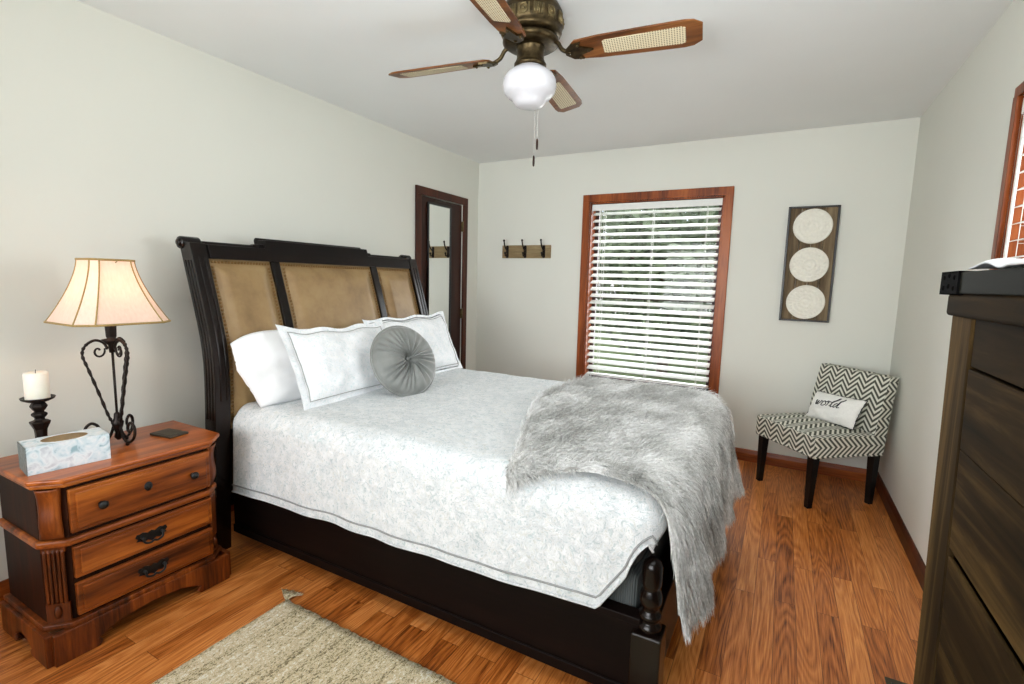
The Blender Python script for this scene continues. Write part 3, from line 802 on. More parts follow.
mb = MB(); mb.grid(rcush(1), 300, 26); mb.grid(rcush(-1), 300, 26)
ed = []
mb.build('cover', M['velvet'], rc, merge=.0002)
mb = MB(); mb.tube([Rm @ Vector((RC*cos(a)*1.0, RC*sin(a)*1.0, 0)) for a in [2*pi*i/60 for i in range(60)]], .0095, 8, True); mb.build('edge_band', M['velvet'], rc)
mb = MB(); c = Rm @ Vector((0, 0, .034)); mb.ball(c, .013, 14, 8, (.7, 1, 1)); mb.build('button', M['velvet'], rc)

# ------------------------------------------------------------------ nightstand
ns = thing('nightstand', 'reddish-brown wooden three-drawer nightstand left of the bed', 'nightstand', (.40, -3.23, 0))
NX0, NX1, NY0, NY1 = .205, .585, -3.525, -2.935
def oct_poly(x0, x1, y0, y1, c):
    return [(x0, y0), (x1-c, y0), (x1, y0+c*1.05), (x1, y1-c*1.05), (x1-c, y1), (x0, y1)]
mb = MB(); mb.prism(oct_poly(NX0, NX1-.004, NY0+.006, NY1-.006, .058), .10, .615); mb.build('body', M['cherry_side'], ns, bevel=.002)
mb = MB(); mb.prism(oct_poly(NX0-.012, NX1+.034, NY0-.022, NY1+.022, .066), .632, .65); mb.build('top', M['cherry_top'], ns, bevel=.006, bseg=3)
mb = MB(); mb.prism(oct_poly(NX0-.006, NX1+.022, NY0-.012, NY1+.012, .064), .614, .632); mb.build('top_moulding', M['cherry'], ns, bevel=.006, bseg=3)
mb = MB(); mb.prism(oct_poly(NX0-.002, NX1+.012, NY0-.008, NY1+.008, .060), .402, .428); mb.build('waist_moulding', M['cherry'], ns, bevel=.008, bseg=3)
# base with bracket feet
mb = MB()
mb.prism(oct_poly(NX0-.004, NX1+.016, NY0-.012, NY1+.012, .058), .112, .13)
def foot_outline(L_):
    # apron outline in (s, z)
    h = .112; f = .125
    pts = [(0, 0), (f, 0), (f+.012, .016), (f-.002, .030), (f+.03, .046), (f+.075, .062), (L_/2, .070)]
    r = [(L_-a, b) for a, b in reversed(pts[:-1])]
    return pts+r+[(L_, h), (0, h)]
def apron(mb, p0, p1, n, th=.018):
    p0 = Vector(p0); p1 = Vector(p1); n = Vector(n); L_ = (p1-p0).length; d = (p1-p0)/L_
    o = foot_outline(L_); k = len(o)
    vs = [p0+d*a+Vector((0, 0, b)) for a, b in o]+[p0+d*a+Vector((0, 0, b))+n*th for a, b in o]
    fs = [tuple(range(k)), tuple(range(2*k-1, k-1, -1))]+[(i, (i+1) % k, k+(i+1) % k, k+i) for i in range(k)]
    mb.add(vs, fs)
fx = NX1+.004
apron(mb, (fx, NY0-.006, 0), (fx, NY1+.006, 0), (1, 0, 0))
apron(mb, (NX0, NY0-.006, 0), (fx, NY0-.006, 0), (0, -1, 0)); apron(mb, (NX0, NY1+.006, 0), (fx, NY1+.006, 0), (0, 1, 0))
mb.build('bracket_base', M['cherry_z'], ns, bevel=.003)
# canted corner posts
for sgn, yc in ((-1, NY0), (1, NY1)):
    c = Vector((NX1-.029, yc-sgn*.029*1.05, 0)); n = Vector((1, sgn*1.0, 0)).normalized(); tdir = Vector((-n.y, n.x, 0))
    mb = MB()
    def ogee(u, v):   # upper corbel
        z = .432+.18*v; w = .034; bul = .004+.020*smooth(v*1.1)+.010*sin(v*pi*2.0)*(v > .0)
        return c+tdir*(2*u-1)*w*(1-.1*sin(pi*v))+n*(bul*(1-abs(2*u-1)**6*.9))+Vector((0, 0, z))
    mb.grid(ogee, 14, 22); mb.build('carved_corbel', M['cherry_z'], ns, solid=.004)
    mb = MB()
    for k in range(5):
        q = (k-2)*.0125
        mb.tube([c+tdir*q+n*.004+Vector((0, 0, z)) for z in (.20, .21, .38, .395)], lambda s: .0055, 8)
    mb.prism([(-.034, -.004), (.034, -.004), (.034, .006), (-.034, .006)], .385, .402, MX(c, tdir, n, (0, 0, 1)))
    mb.prism([(-.034, -.004), (.034, -.004), (.034, .004), (-.034, .004)], .13, .2, MX(c, tdir, n, (0, 0, 1)))
    mb.ball(c+n*.006+Vector((0, 0, .168)), .022, 12, 8, (.5, .5, 1.1))
    mb.build('fluted_post', M['cherry_z'], ns)
def drawer(z0, z1, kind):
    y0, y1 = -3.455, -2.985
    mb = MB(); x = NX1
    mb.box((x-.01, y0, z0), (x+.010, y1, z1)); mb.box((x+.008, y0+.016, z0+.014), (x+.016, y1-.016, z1-.014))
    d = mb.build('drawer', M['cherry'], ns, bevel=.006, bseg=3)
    zc = (z0+z1)/2; yc = (y0+y1)/2
    if kind == 'knobs':
        for yy in (y0+.085, y1-.075):
            k = MB(); k.lathe([(.009, 0), (.006, .004), (.006, .010), (.014, .015), (.0155, .021), (.012, .026), (.004, .029)], seg=18, mat=MX((x+.016, yy, zc), (0, 1, 0), (0, 0, 1), (1, 0, 0)))
            k.build('knob', M['blackmetal'], d)
        k = MB(); k.lathe([(.014, 0), (.014, .002), (.008, .004)], seg=18, mat=MX((x+.016, yc, zc+.01), (0, 1, 0), (0, 0, 1.25), (1, 0, 0)))
        k.tube([(x+.020, yc, zc+.018), (x+.020, yc, zc)], .002, 6)
        k.build('keyhole_plate', M['blackmetal'], d)
    else:
        k = MB()
        # ornate batwing plate
        pr = []
        for (a, b) in [(0, .020), (.012, .013), (.020, .018), (.030, .022), (.040, .017), (.049, .020), (.055, .008), (.047, 0), (.052, -.008), (.038, -.010), (.028, -.018), (.014, -.013), (0, -.022)]: pr.append((a, b))
        poly = pr+[(-a, b) for a, b in reversed(pr[1:-1])]
        k.prism(list(reversed(poly)), 0, .003, MX((x+.016, yc, zc), (0, 1, 0), (0, 0, 1), (1, 0, 0)))
        for s in (-1, 1): k.tube([(x+.018, yc+s*.034, zc+.004), (x+.032, yc+s*.034, zc+.004)], .0055, 8)
        k.tube(catmull([(x+.030, yc-.034, zc+.004), (x+.033, yc-.030, zc-.014), (x+.034, yc-.012, zc-.021), (x+.034, yc, zc-.016), (x+.034, yc+.012, zc-.021), (x+.033, yc+.030, zc-.014), (x+.030, yc+.034, zc+.004)], 5), .0042, 8)
        k.build('bail_pull', M['blackmetal'], d)
drawer(.442, .598, 'knobs'); drawer(.278, .392, 'bail'); drawer(.140, .258, 'bail')

# ------------------------------------------------------------------ table lamp
LX, LY = .37, -3.208
lamp = thing('table_lamp', 'black wrought iron table lamp with cream bell shade on the nightstand', 'lamp', (LX, LY, .65))
def sq(hw, c, z):  # chamfered square ring, 8 corners
    k = hw-c
    return [(LX+x, LY+y, z) for x, y in ((hw, -k), (hw, k), (k, hw), (-k, hw), (-hw, k), (-hw, -k), (-k, -hw), (k, -hw))]
def bell(v):  # v 0 bottom .. 1 top
    return .072+(.158-.072)*(1-v)**1.5
zb, zt = 1.142, 1.378
mb = MB(); n = 12; ringsv = []
for i in range(n+1):
    v = i/n; hw = bell(v); ringsv += sq(hw, hw*.30, zb+(zt-zb)*v)
fs = [(8*i+k, 8*i+(k+1) % 8, 8*i+8+(k+1) % 8, 8*i+8+k) for i in range(n) for k in range(8)]
mb.add(ringsv, fs, False)
sh = mb.build('lamp_shade', M['shade'], lamp)
mb = MB()
for z, v in ((zb, 0), (zt, 1)): 
    P = sq(bell(v)+.001, bell(v)*.30, z); mb.tube([P[k//4]+() if False else Vector(P[k//4]).lerp(Vector(P[(k//4+1) % 8]), (k % 4)/4) for k in range(32)], .0042, 6, True)
for k in range(8):
    mb.tube([Vector(ringsv[8*i+k]) for i in range(n+1)], .0028, 6)
mb.build('shade_trim', M['gold_trim'], sh)
mb = MB(); mb.lathe([(.010, 1.02), (.012, 1.05), (.030, 1.066), (.032, 1.072), (.014, 1.076), (.017, 1.084), (.019, 1.135), (.019, 1.165), (.012, 1.17)], (LX, LY, 0), 20); mb.build('socket', M['iron'], lamp)
mb = MB(); mb.ball((LX, LY, 1.205), .028, 14, 10, (1, 1, 1.25)); mb.build('bulb', M['bulb'], lamp)
mb = MB(); mb.tube([(LX, LY, 1.13), (LX+.05, LY, 1.17), (LX+.055, LY, 1.27), (LX, LY, 1.345)], .0018, 6); mb.tube([(LX, LY, 1.13), (LX-.05, LY, 1.17), (LX-.055, LY, 1.27), (LX, LY, 1.345)], .0018, 6)
mb.tube([(LX-.085, LY, 1.372), (LX, LY, 1.345), (LX+.085, LY, 1.372)], .0018, 6); mb.lathe([(.004, 1.345), (.007, 1.36), (.003, 1.372)], (LX, LY, 0), 10)
mb.build('shade_harp', M['brass'], lamp)
for ph in (-112, 8, 128):
    a = RD(ph); d = Vector((cos(a), sin(a), 0)); O = Vector((LX, LY, 0))
    prof = [(.030, 1.012), (.022, 1.006), (.020, 1.020), (.030, 1.032), (.047, 1.024), (.046, 1.003), (.030, .992), (.017, 1.004), (.014, 1.035), (.026, 1.060), (.052, 1.070), (.080, 1.050), (.090, 1.015), (.076, .96), (.052, .87), (.028, .775), (.014, .735)]
    prof = prof[4:8][::-1][:0]+[(.044, 1.030), (.034, 1.018), (.040, 1.003), (.060, 1.000), (.070, 1.018), (.064, 1.040)][::-1][:0]+[(.052, 1.026), (.040, 1.030), (.030, 1.018), (.036, 1.000), (.054, .996), (.068, 1.012), (.066, 1.036)][:0]+prof
    P = catmull([O+d*r+Vector((0, 0, z)) for r, z in prof[8:]], 8)
    mb = MB(); mb.tube(P, lambda s: .0052+.0014*sin(s*110)*(1 if s > .35 else 0), 8)
    curl = [O+d*(.048+.020*(1-k/22)*cos(RD(160)+k*.36) - .006)+Vector((0, 0, 1.035+.026*(1-k/24)*sin(RD(160)+k*.36)-.008)) for k in range(18)]
    mb.tube([P[0]]+curl, .0038, 8)
    mb.build('scroll_arm', M['iron'], lamp)
    # foot with curled end
    a2 = a+RD(0); d2 = Vector((cos(a2), sin(a2), 0))
    ft_ = catmull([O+d2*r+Vector((0, 0, z)) for r, z in [(.008, .755), (.016, .715), (.030, .680), (.052, .664), (.080, .674), (.098, .700), (.098, .730), (.080, .746), (.062, .734), (.060, .714), (.072, .706)]], 6)
    mb = MB(); mb.tube(ft_, .0055, 8); mb.ball(O+d2*.052+Vector((0, 0, .657)), .0072); mb.build('scroll_foot', M['iron'], lamp)
mb = MB(); mb.tube([(LX, LY, .70), (LX, LY, 1.03)], .0048, 8); mb.lathe([(.006, .668), (.014, .68), (.010, .70), (.018, .725), (.021, .74), (.012, .755), (.010, .775), (.006, .78)], (LX, LY, 0), 16); mb.build('stem', M['iron'], lamp)

# candle holder + candle
CX, CY = .275, -3.411
ch = thing('candle_holder', 'dark turned metal candle holder behind the tissue box', 'candle holder', (CX, CY, .65))
mb = MB(); mb.lathe([(.034, -.012), (.034, .0), (.036, .018), (.030, .014), (.021, .03), (.018, .06), (.020, .085), (.030, .108), (.032, .115), (.016, .121), (.015, .128), (.024, .138), (.024, .145), (.014, .152), (.020, .160), (.027, .172), (.022, .182), (.018, .187)], (CX, CY, .662), 6)
for k in range(len(mb.smooth)): mb.smooth[k] = False
mb.build('pedestal', M['iron'], ch, bevel=.002)
mb = MB(); mb.lathe([(.012, .186), (.030, .190), (.047, .199), (.050, .206), (.047, .206), (.036, .199), (.005, .197)], (CX, CY, .662), 28); mb.build('drip_plate', M['iron'], ch)
mb = MB(); mb.lathe([(.034, .860), (.0355, .865), (.0355, .955), (.033, .962), (.020, .958), (.004, .956)], (CX, CY, 0), 28)
cd = thing('pillar_candle', 'white pillar candle on the dark candle holder', 'candle', (CX, CY, .860))
mb.build('wax', M['wax'], cd)
mb = MB(); mb.tube([(CX, CY, .955), (CX, CY, .964), (CX+.002, CY, .971)], .0012, 6); mb.build('wick', M['black'], cd)

# tissue box
tb = thing('tissue_box', 'pale blue floral tissue box with oval opening on the nightstand', 'tissue box', (.45, -3.405, .65))
Rt = Matrix.Translation((.455, -3.405, .65)) @ Matrix.Rotation(RD(-8), 4, 'Z')
bw, bd, bh = .225, .118, .096   # along y, x, z
mb = MB(); tk = .002
def bb(a, b): mb.box(a, b, Rt)
bb((-bd/2, -bw/2, 0), (bd/2, bw/2, tk)); bb((bd/2-tk, -bw/2, 0), (bd/2, bw/2, bh)); bb((-bd/2, -bw/2, 0), (-bd/2+tk, bw/2, bh)); bb((-bd/2, bw/2-tk, 0), (bd/2, bw/2, bh))
# top with oval hole that runs over the front edge
nh = 24; hole = [(.044*cos(2*pi*k/nh), .064*sin(2*pi*k/nh)) for k in range(nh)]
outer = []
for (hx_, hy_) in hole:
    s = min(bd/2/abs(hx_) if abs(hx_) > 1e-6 else 1e9, bw/2/abs(hy_) if abs(hy_) > 1e-6 else 1e9); outer.append((hx_*s, hy_*s))
for cxy in ((1, 1), (1, -1), (-1, 1), (-1, -1)):
    tx, ty = cxy[0]*bd/2, cxy[1]*bw/2; i = min(range(nh), key=lambda q: (outer[q][0]-tx)**2+(outer[q][1]-ty)**2); outer[i] = (tx, ty)
for z in (bh,):
    mb.add([Rt @ Vector((x, y, z)) for x, y in hole]+[Rt @ Vector((x, y, z)) for x, y in outer], [(k, nh+k, nh+(k+1) % nh, (k+1) % nh) for k in range(nh)])
mb.build('carton', M['tissue'], tb)
mb = MB(); mb.box((-bd/2, -bw/2-.0005, 0), (bd/2, -bw/2+tk, bh), Rt); mb.build('printed_end', M['card_dark'], tb)
mb = MB(); q = .0025
mb.box((-bd/2+q, -bw/2+q, q), (-bd/2+2*q, bw/2-q, bh-.001), Rt); mb.box((bd/2-2*q, -bw/2+q, q), (bd/2-q, bw/2-q, bh-.001), Rt)
mb.box((-bd/2+q, -bw/2+q, q), (bd/2-q, -bw/2+2*q, bh-.001), Rt); mb.box((-bd/2+q, bw/2-2*q, q), (bd/2-q, bw/2-q, bh-.001), Rt); mb.box((-bd/2+q, -bw/2+q, q), (bd/2-q, bw/2-q, 2*q), Rt)
mb.build('card_lining', M['kraft'], tb)
mb = MB(); mb.box((-bd/2+.008, -bw/2+.008, .006), (bd/2-.008, bw/2-.008, bh*.45), Rt); mb.build('tissues', M['paper'], tb, bevel=.004)

# dark flat device
dv = thing('flat_case', 'flat dark rectangular case lying on the nightstand near the bed', 'case', (.405, -3.04, .65))
Rp = Matrix.Translation((.405, -3.04, .65)) @ Matrix.Rotation(RD(8), 4, 'Z')
mb = MB(); mb.box((-.062, -.042, 0), (.062, .042, .010), Rp); mb.build('shell', M['phone'], dv, bevel=.004, bseg=3)
mb = MB(); mb.box((-.054, -.034, .010), (.054, .034, .0115), Rp); mb.build('cover', M['bronze'], dv, bevel=.0005)

# ------------------------------------------------------------------ ceiling fan
FX, FY, FZ = 1.667, -2.225, 2.255
fan = thing('ceiling_fan', 'four-blade ceiling fan with brass motor and white glass globe', 'ceiling fan', (FX, FY, 2.44))
mb = MB(); mb.lathe([(.112, 2.44), (.118, 2.43), (.126, 2.415), (.124, 2.405), (.128, 2.40), (.128, 2.355), (.122, 2.348), (.126, 2.343), (.120, 2.33), (.095, 2.322), (.03, 2.32)][::-1], (FX, FY, 0), 40)
motor = mb.build('motor_housing', M['bronze'], fan)
for k in range(14):
    mb = MB(); a = 2*pi*k/14; e = Vector((-sin(a), cos(a), 0)); rr_ = Vector((cos(a), sin(a), 0)); c = Vector((FX, FY, 2.378))+rr_*.129
    mb.add([c+e*p_*.024+Vector((0, 0, q_*.021))-rr_*(.0035 if abs(p_) else 0) for p_, q_ in ((-1, -1), (0, -1), (1, -1), (1, 1), (0, 1), (-1, 1))], [(0, 1, 4, 5), (1, 2, 3, 4)])
    if k % 2: mb.tube([c+e*.015*cos(q*2*pi/14)+Vector((0, 0, .017*sin(q*2*pi/14))) for q in range(14)], .0028, 6, True); mb.ball(c, .006)
    else:
        for w_ in (-1.5, -.5, .5, 1.5): mb.tube([c+e*w_*.009+Vector((0, 0, -.02)), c+e*w_*.009+Vector((0, 0, .02))], .0034, 6)
    mb.build('filigree_panel', M['brass'], motor)
mb = MB(); mb.lathe([(.03, 2.285), (.10, 2.29), (.115, 2.30), (.115, 2.315), (.10, 2.322), (.03, 2.324)], (FX, FY, 0), 36); mb.build('flywheel', M['bronze'], fan)
mb = MB(); mb.lathe([(.060, 2.207), (.066, 2.213), (.066, 2.222), (.058, 2.226), (.060, 2.232), (.056, 2.24), (.055, 2.275), (.060, 2.28), (.060, 2.288), (.04, 2.29)], (FX, FY, 0), 32); mb.build('switch_housing', M['bronze'], fan)
mb = MB(); mb.lathe([(.004, 2.050), (.032, 2.052), (.055, 2.060), (.066, 2.073), (.070, 2.083), (.088, 2.093), (.104, 2.110), (.111, 2.136), (.108, 2.160), (.096, 2.181), (.075, 2.197), (.058, 2.205), (.057, 2.212), (.05, 2.213)], (FX, FY, 0), 40); mb.build('glass_globe', M['globe'], fan)
def chain(x, y, z0, z1, nm):
    mb = MB(); n = int((z0-z1)/.007)
    for k in range(n): mb.ball((x, y, z0-k*.007), .0022, 6, 4)
    pc = mb.build('pull_chain', M['cord'], fan)
    mb = MB(); mb.lathe([(.002, z1), (.0045, z1-.006), (.0052, z1-.03), (.004, z1-.045), (.001, z1-.048)][::-1], (x, y, 0), 12); mb.build('pull_handle', M['doorwood'], pc)
chain(FX-.022, FY+.13, 2.24, 1.965, 1); chain(FX-.036, FY+.13, 2.24, 1.895, 2)
for k in range(4):
    a = .127+k*pi/2; d = Vector((cos(a), sin(a), 0)); e = Vector((-sin(a), cos(a), 0)); pt_ = RD(-13)
    ee = e*cos(pt_)+Vector((0, 0, sin(pt_))); nn = d.cross(ee)
    z = FZ
    X = MX((FX, FY, z), d, ee, nn)
    r0, r1 = .172, .662
    hw = [(r0, .030), (r0+.02, .052), (.28, .062), (.45, .068), (.60, .071), (r1-.03, .066), (r1, .044)]
    poly = [(r, -w) for r, w in hw]+[(r, w) for r, w in reversed(hw)]
    mb = MB(); mb.prism(poly, -.0035, .0035, X)
    bl = mb.build('blade', M['blade'], fan, bevel=.002)
    # local frame for cane so its grid follows the blade
    ca = [(.300, .030), (.308, .036), (.590, .045), (.604, .038)]
    cp = [(r, -w) for r, w in ca]+[(r, w) for r, w in reversed(ca)]
    mb = MB(); mb.prism(cp, -.0056, .0056); me_o = mb.build('cane_panel', M['cane'], None, origin=(0, 0, 0))
    me_o.parent = bl; me_o.matrix_basis = parent_world(bl).inverted() @ X
    # iron
    mb = MB()
    mb.tube(catmull([(FX, FY, 2.30)+Vector((0, 0, 0)) if False else Vector((FX, FY, 2.302))+d*.09, Vector((FX, FY, 2.290))+d*.115, Vector((FX, FY, 2.262))+d*.135, Vector((FX, FY, z-.010))+d*.17]), .0085, 8)
    tri = [(.150, -.012), (.178, -.040), (.218, -.046), (.208, -.024), (.262, 0), (.208, .024), (.218, .046), (.178, .040), (.150, .012)]
    mb.prism(tri, -.0115, -.0036, X)
    for (rr, ww) in ((.205, -.036), (.205, .036), (.245, 0)): mb.ball(X @ Vector((rr, ww, -.012)), .006, 8, 6)
    mb.build('blade_arm', M['bronze'], fan)

# ------------------------------------------------------------------ coat rack
cr = thing('coat_rack', 'small wooden coat rack with three dark hooks on the back wall', 'coat rack', (.535, 0, 1.545))
MB().box((.288, -.018, 1.548), (.785, .002, 1.665)).build('board', M['rackwood'], cr, bevel=.003)
mb = MB()
for x in (.312, .762): pass
for x in (.345, .533, .722):
    mb = MB(); mb.box((x-.013, -.023, 1.562), (x+.013, -.018, 1.650))
    mb.ball((x, -.021, 1.562), .014, 10, 6, (1, .4, 1)); mb.ball((x, -.021, 1.650), .014, 10, 6, (1, .4, 1))
    mb.tube(catmull([(x, -.022, 1.62), (x, -.045, 1.628), (x, -.072, 1.655), (x, -.088, 1.70)], 6), .0065, 8); mb.ball((x, -.088, 1.704), .010, 10, 8)
    mb.tube(catmull([(x, -.022, 1.595), (x, -.038, 1.570), (x, -.058, 1.568), (x, -.066, 1.590)], 6), .0065, 8); mb.ball((x, -.066, 1.592), .010, 10, 8)
    mb.build('hook', M['iron'], cr)

# ------------------------------------------------------------------ wall art
wa = thing('wall_art', 'tall weathered wood panel with three round white carved medallions', 'wall art', (2.79, 0, 1.10))
ax0, ax1, az0, az1 = 2.640, 2.948, 1.103, 1.910
mb = MB()
for k in range(4):
    x0 = ax0+.01+(ax1-ax0-.02)*k/4; mb.box((x0+.001, -.020, az0+.01), (x0+(ax1-ax0-.02)/4-.001, 0, az1-.01))
mb.build('backing_board', M['driftwood'], wa, bevel=.002)
mb = MB(); f = .012
mb.box((ax0-.002, -.032, az0), (ax0+f, 0, az1)); mb.box((ax1-f, -.032, az0), (ax1+.002, 0, az1)); mb.box((ax0, -.032, az0), (ax1, 0, az0+f)); mb.box((ax0, -.032, az1-f), (ax1, 0, az1))
mb.build('frame', M['black'], wa, bevel=.002)
for i, zc in enumerate((1.772, 1.505, 1.240)):
    xc = 2.795
    def med(u, v, i=i):
        a = 2*pi*u; r = v*.121
        q = v
        h = .006+.004*(q > .93)+.0018*sin(q*pi*9)*(q < .9)
        np_ = (12, 16, 20)[i]
        h += .002*abs(sin(a*np_/2))*(1 if .25 < q < .62 else 0)+.0015*sin(a*np_*1.5)*(1 if .64 < q < .9 else 0)
        if v >= 1: h = 0
        return Vector((xc+r*cos(a), -.020-max(0, h), zc+r*sin(a)))
    mb = MB(); mb.grid(med, 160, 40); mb.build('medallion', M['medallion'], wa, merge=1e-6)

# ------------------------------------------------------------------ slipper chair
CA = .712; C0 = Vector((2.726, -.566, 0)); cb = Vector((cos(CA), sin(CA), 0)); cw = Vector((sin(CA), -cos(CA), 0))
def CP(l, b, z): return C0+cw*l+cb*b+Vector((0, 0, z))
chair = thing('slipper_chair', 'armless slipper chair in grey and white chevron fabric with black legs', 'chair', tuple(C0+cb*.27))
def chair_uv(p, n):
    q = p-C0; l = q.dot(cw); b = q.dot(cb); z = q.z
    nl, nb_ = abs(n.dot(cw)), abs(n.dot(cb))
    if nl > .7: return (z, b)
    if nb_ > .5: return (l, z*1.0)
    return (l, b)
def cushion_box(l0, l1, b0f, b1f, z0, z1, r=.022, n=12, crown=.0):
    mb = MB()
    K = n
    def face(fn): mb.grid(fn, K, K)
    def P(l, t, z):  # t 0..1 between front/back functions
        b = b0f(z)*(1-t)+b1f(z)*t
        return CP(l, b, z)
    L0, L1 = l0, l1
    a = lambda u: L0+(L1-L0)*u; zz = lambda v: z0+(z1-z0)*v
    face(lambda u, v: P(a(u), 0, zz(v))); face(lambda u, v: P(a(1-u), 1, zz(v)))
    face(lambda u, v: P(L1, u, zz(v))); face(lambda u, v: P(L0, 1-u, zz(v)))
    face(lambda u, v: P(a(u), v, z1)+Vector((0, 0, crown*sin(pi*u)*sin(pi*v)))); face(lambda u, v: P(a(u), 1-v, z0))
    return mb
mb = cushion_box(-.258, .258, lambda z: 0, lambda z: .50, .322, .462, crown=.02); mb.uv = chair_uv
mb.build('seat', M['chevron'], chair, bevel=.016, bseg=3)
bf = lambda z: .40+(z-.33)*.16+.10*max(0, z-.6)**1.3; bbk = lambda z: .505+(z-.33)*.085+.10*max(0, z-.6)**1.3
mb = cushion_box(-.262, .262, bf, bbk, .322, .815); mb.uv = chair_uv
mb.build('backrest', M['chevron'], chair, bevel=.018, bseg=3)
for l, b, dl, db in ((-.215, .04, 0, -.006), (.215, .04, 0, -.006), (-.21, .475, 0, .0), (.225, .475, 0, .0)):
    mb = MB(); t_, bo = .024, .016
    P = [CP(l+dl+x*bo, b+db+y*bo, 0) for x, y in ((-1, -1), (1, -1), (1, 1), (-1, 1))]+[CP(l+x*t_, b+y*t_, .33) for x, y in ((-1, -1), (1, -1), (1, 1), (-1, 1))]
    mb.add(P, [(3, 2, 1, 0), (4, 5, 6, 7), (0, 1, 5, 4), (1, 2, 6, 5), (2, 3, 7, 6), (3, 0, 4, 7)])
    mb.build('leg', M['chairleg'], chair, bevel=.002)
# lumbar pillow on the chair
lp_loc = CP(.035, .30, .478)
cp_root = thing('lumbar_pillow', 'small white lumbar pillow with black script word on the chevron chair', 'pillow', tuple(lp_loc))
fw = -cb
Rl = Matrix.Translation(lp_loc) @ MX((0, 0, 0), tuple(cw), (0, 0, 1), tuple(cw.cross(Vector((0, 0, 1))))) 
# facing direction: -cb
face_n = -cb
lean = RD(28)
upv = (Vector((0, 0, 1))*cos(lean)+cb*sin(lean)).normalized(); fn_ = (face_n*cos(lean)+Vector((0, 0, 1))*sin(lean)).normalized()
Rl = MX(lp_loc, tuple(cw), tuple(upv), tuple(cw.cross(upv))) @ Matrix.Rotation(RD(3), 4, 'Z') @ Matrix.Translation((0, .096, 0))
S = pillow_pts(.37, .20, .09, 0, .06, 9); f1, f2 = S(1), S(-1)
mb = MB(); mb.grid(lambda u, v: Rl @ (f1(u, v)*1), 30, 20); mb.grid(lambda u, v: Rl @ f2(1-u, v), 30, 20); mb.build('cover', M['stitch'], cp_root, merge=.0068)
def onp(x, y):   # x,y in metres on pillow -> surface
    return Rl @ (f1((x/.37)*1+.5, (y/.20)*1+.5)+Vector((0, 0, .0015)))
# script strokes for the word "world", slanted
strokes = {
 'w': [[(0, .5), (.12, .8), (.2, .2), (.35, .0), (.5, .75), (.55, .1), (.75, .05), (.95, .8), (1.15, .75)]],
 'o': [[(.55, .8), (.15, .6), (.15, .1), (.5, .0), (.85, .4), (.6, .85), (.8, .75), (1.1, .8)]],
 'r': [[(0, .7), (.2, .95), (.35, .8), (.25, .0)], [(.3, .45), (.55, .85), (.9, .8)]],
 'l': [[(.0, .1), (.5, 1.2), (.6, 1.9), (.35, 1.8), (.2, .6), (.35, .0), (.7, .2)]],
 'd': [[(.75, .75), (.3, .75), (.05, .3), (.25, .0), (.6, .3), (1.0, 1.9), (.85, .6), (.9, .05), (1.2, .2)]]}
mb = MB(); x = -.125
for chh in 'world':
    wd = {'w': 1.2, 'o': 1.05, 'r': .9, 'l': .75, 'd': 1.15}[chh]
    for st in strokes[chh]:
        pts = catmull([(a, b, 0) for a, b in st], 6)
        P = [onp(x+p.x*.038+p.y*.012, -.004+p.y*.038) for p in pts]
        mb.tube(P, .0027, 6)
    x += wd*.038
mb.build('script_word', M['black'], cp_root)
mb = MB(); 
ringp = []
for i in range(24): ringp.append((-.5+i/24, -.5))
for i in range(14): ringp.append((.5, -.5+i/14))
for i in range(24): ringp.append((.5-i/24, .5))
for i in range(14): ringp.append((-.5, .5-i/14))
mb.tube([Rl @ (f1(a+.5, b+.5)-Vector((0, 0, .003))) for a, b in ringp], .0034, 6, True); mb.build('piping', M['black'], cp_root)

# ------------------------------------------------------------------ chest of drawers
cs = thing('chest_of_drawers', 'tall rustic brown wooden chest of drawers in the right foreground', 'chest of drawers', (3.12, -3.42, 0))
KX0, KX1 = 2.968, 3.305; KY1 = -2.836; KY0 = -3.95
def ky(z): return KY1-.075*max(0, (1.29-z))/.72*.9       # far end draws in slightly toward the floor
def kbox(mb, x0, x1, w0, w1, z0, z1):   # w measured from the far end
    P = []
    for z in (z0, z1):
        y = ky(z); P += [(x0, y-w1, z), (x1, y-w1, z), (x1, y-w0, z), (x0, y-w0, z)]
    mb.add(P, [(3, 2, 1, 0), (4, 5, 6, 7), (0, 1, 5, 4), (1, 2, 6, 5), (2, 3, 7, 6), (3, 0, 4, 7)])
mb = MB(); kbox(mb, KX0+.012, KX1, .004, 1.05, .08, 1.29); mb.build('carcass', M['rustic'], cs)
for w0, w1 in ((0, .125), (.925, 1.05)):
    mb = MB(); kbox(mb, KX0-.004, KX1-.28, w0, w1, 0, 1.295); mb.build('corner_post', M['rustic_z'], cs, bevel=.004)
mb = MB(); kbox(mb, KX1-.06, KX1, 0, .06, 0, .10); kbox(mb, KX1-.06, KX1, .99, 1.05, 0, .10); mb.build('rear_foot', M['rustic_z'], cs)
mb = MB(); mb.box((KX0-.010, KY1-1.07, 1.292), (KX1, KY1+.022, 1.337)); mb.build('cornice', M['rustic'], cs, bevel=.007, bseg=3)
mb = MB(); mb.box((KX0-.014, KY1-1.12, 1.337), (KX1+.005, KY1+.046, 1.378)); top_ = mb.build('top', M['slate_top'], cs, bevel=.003)
tx = KX0-.014
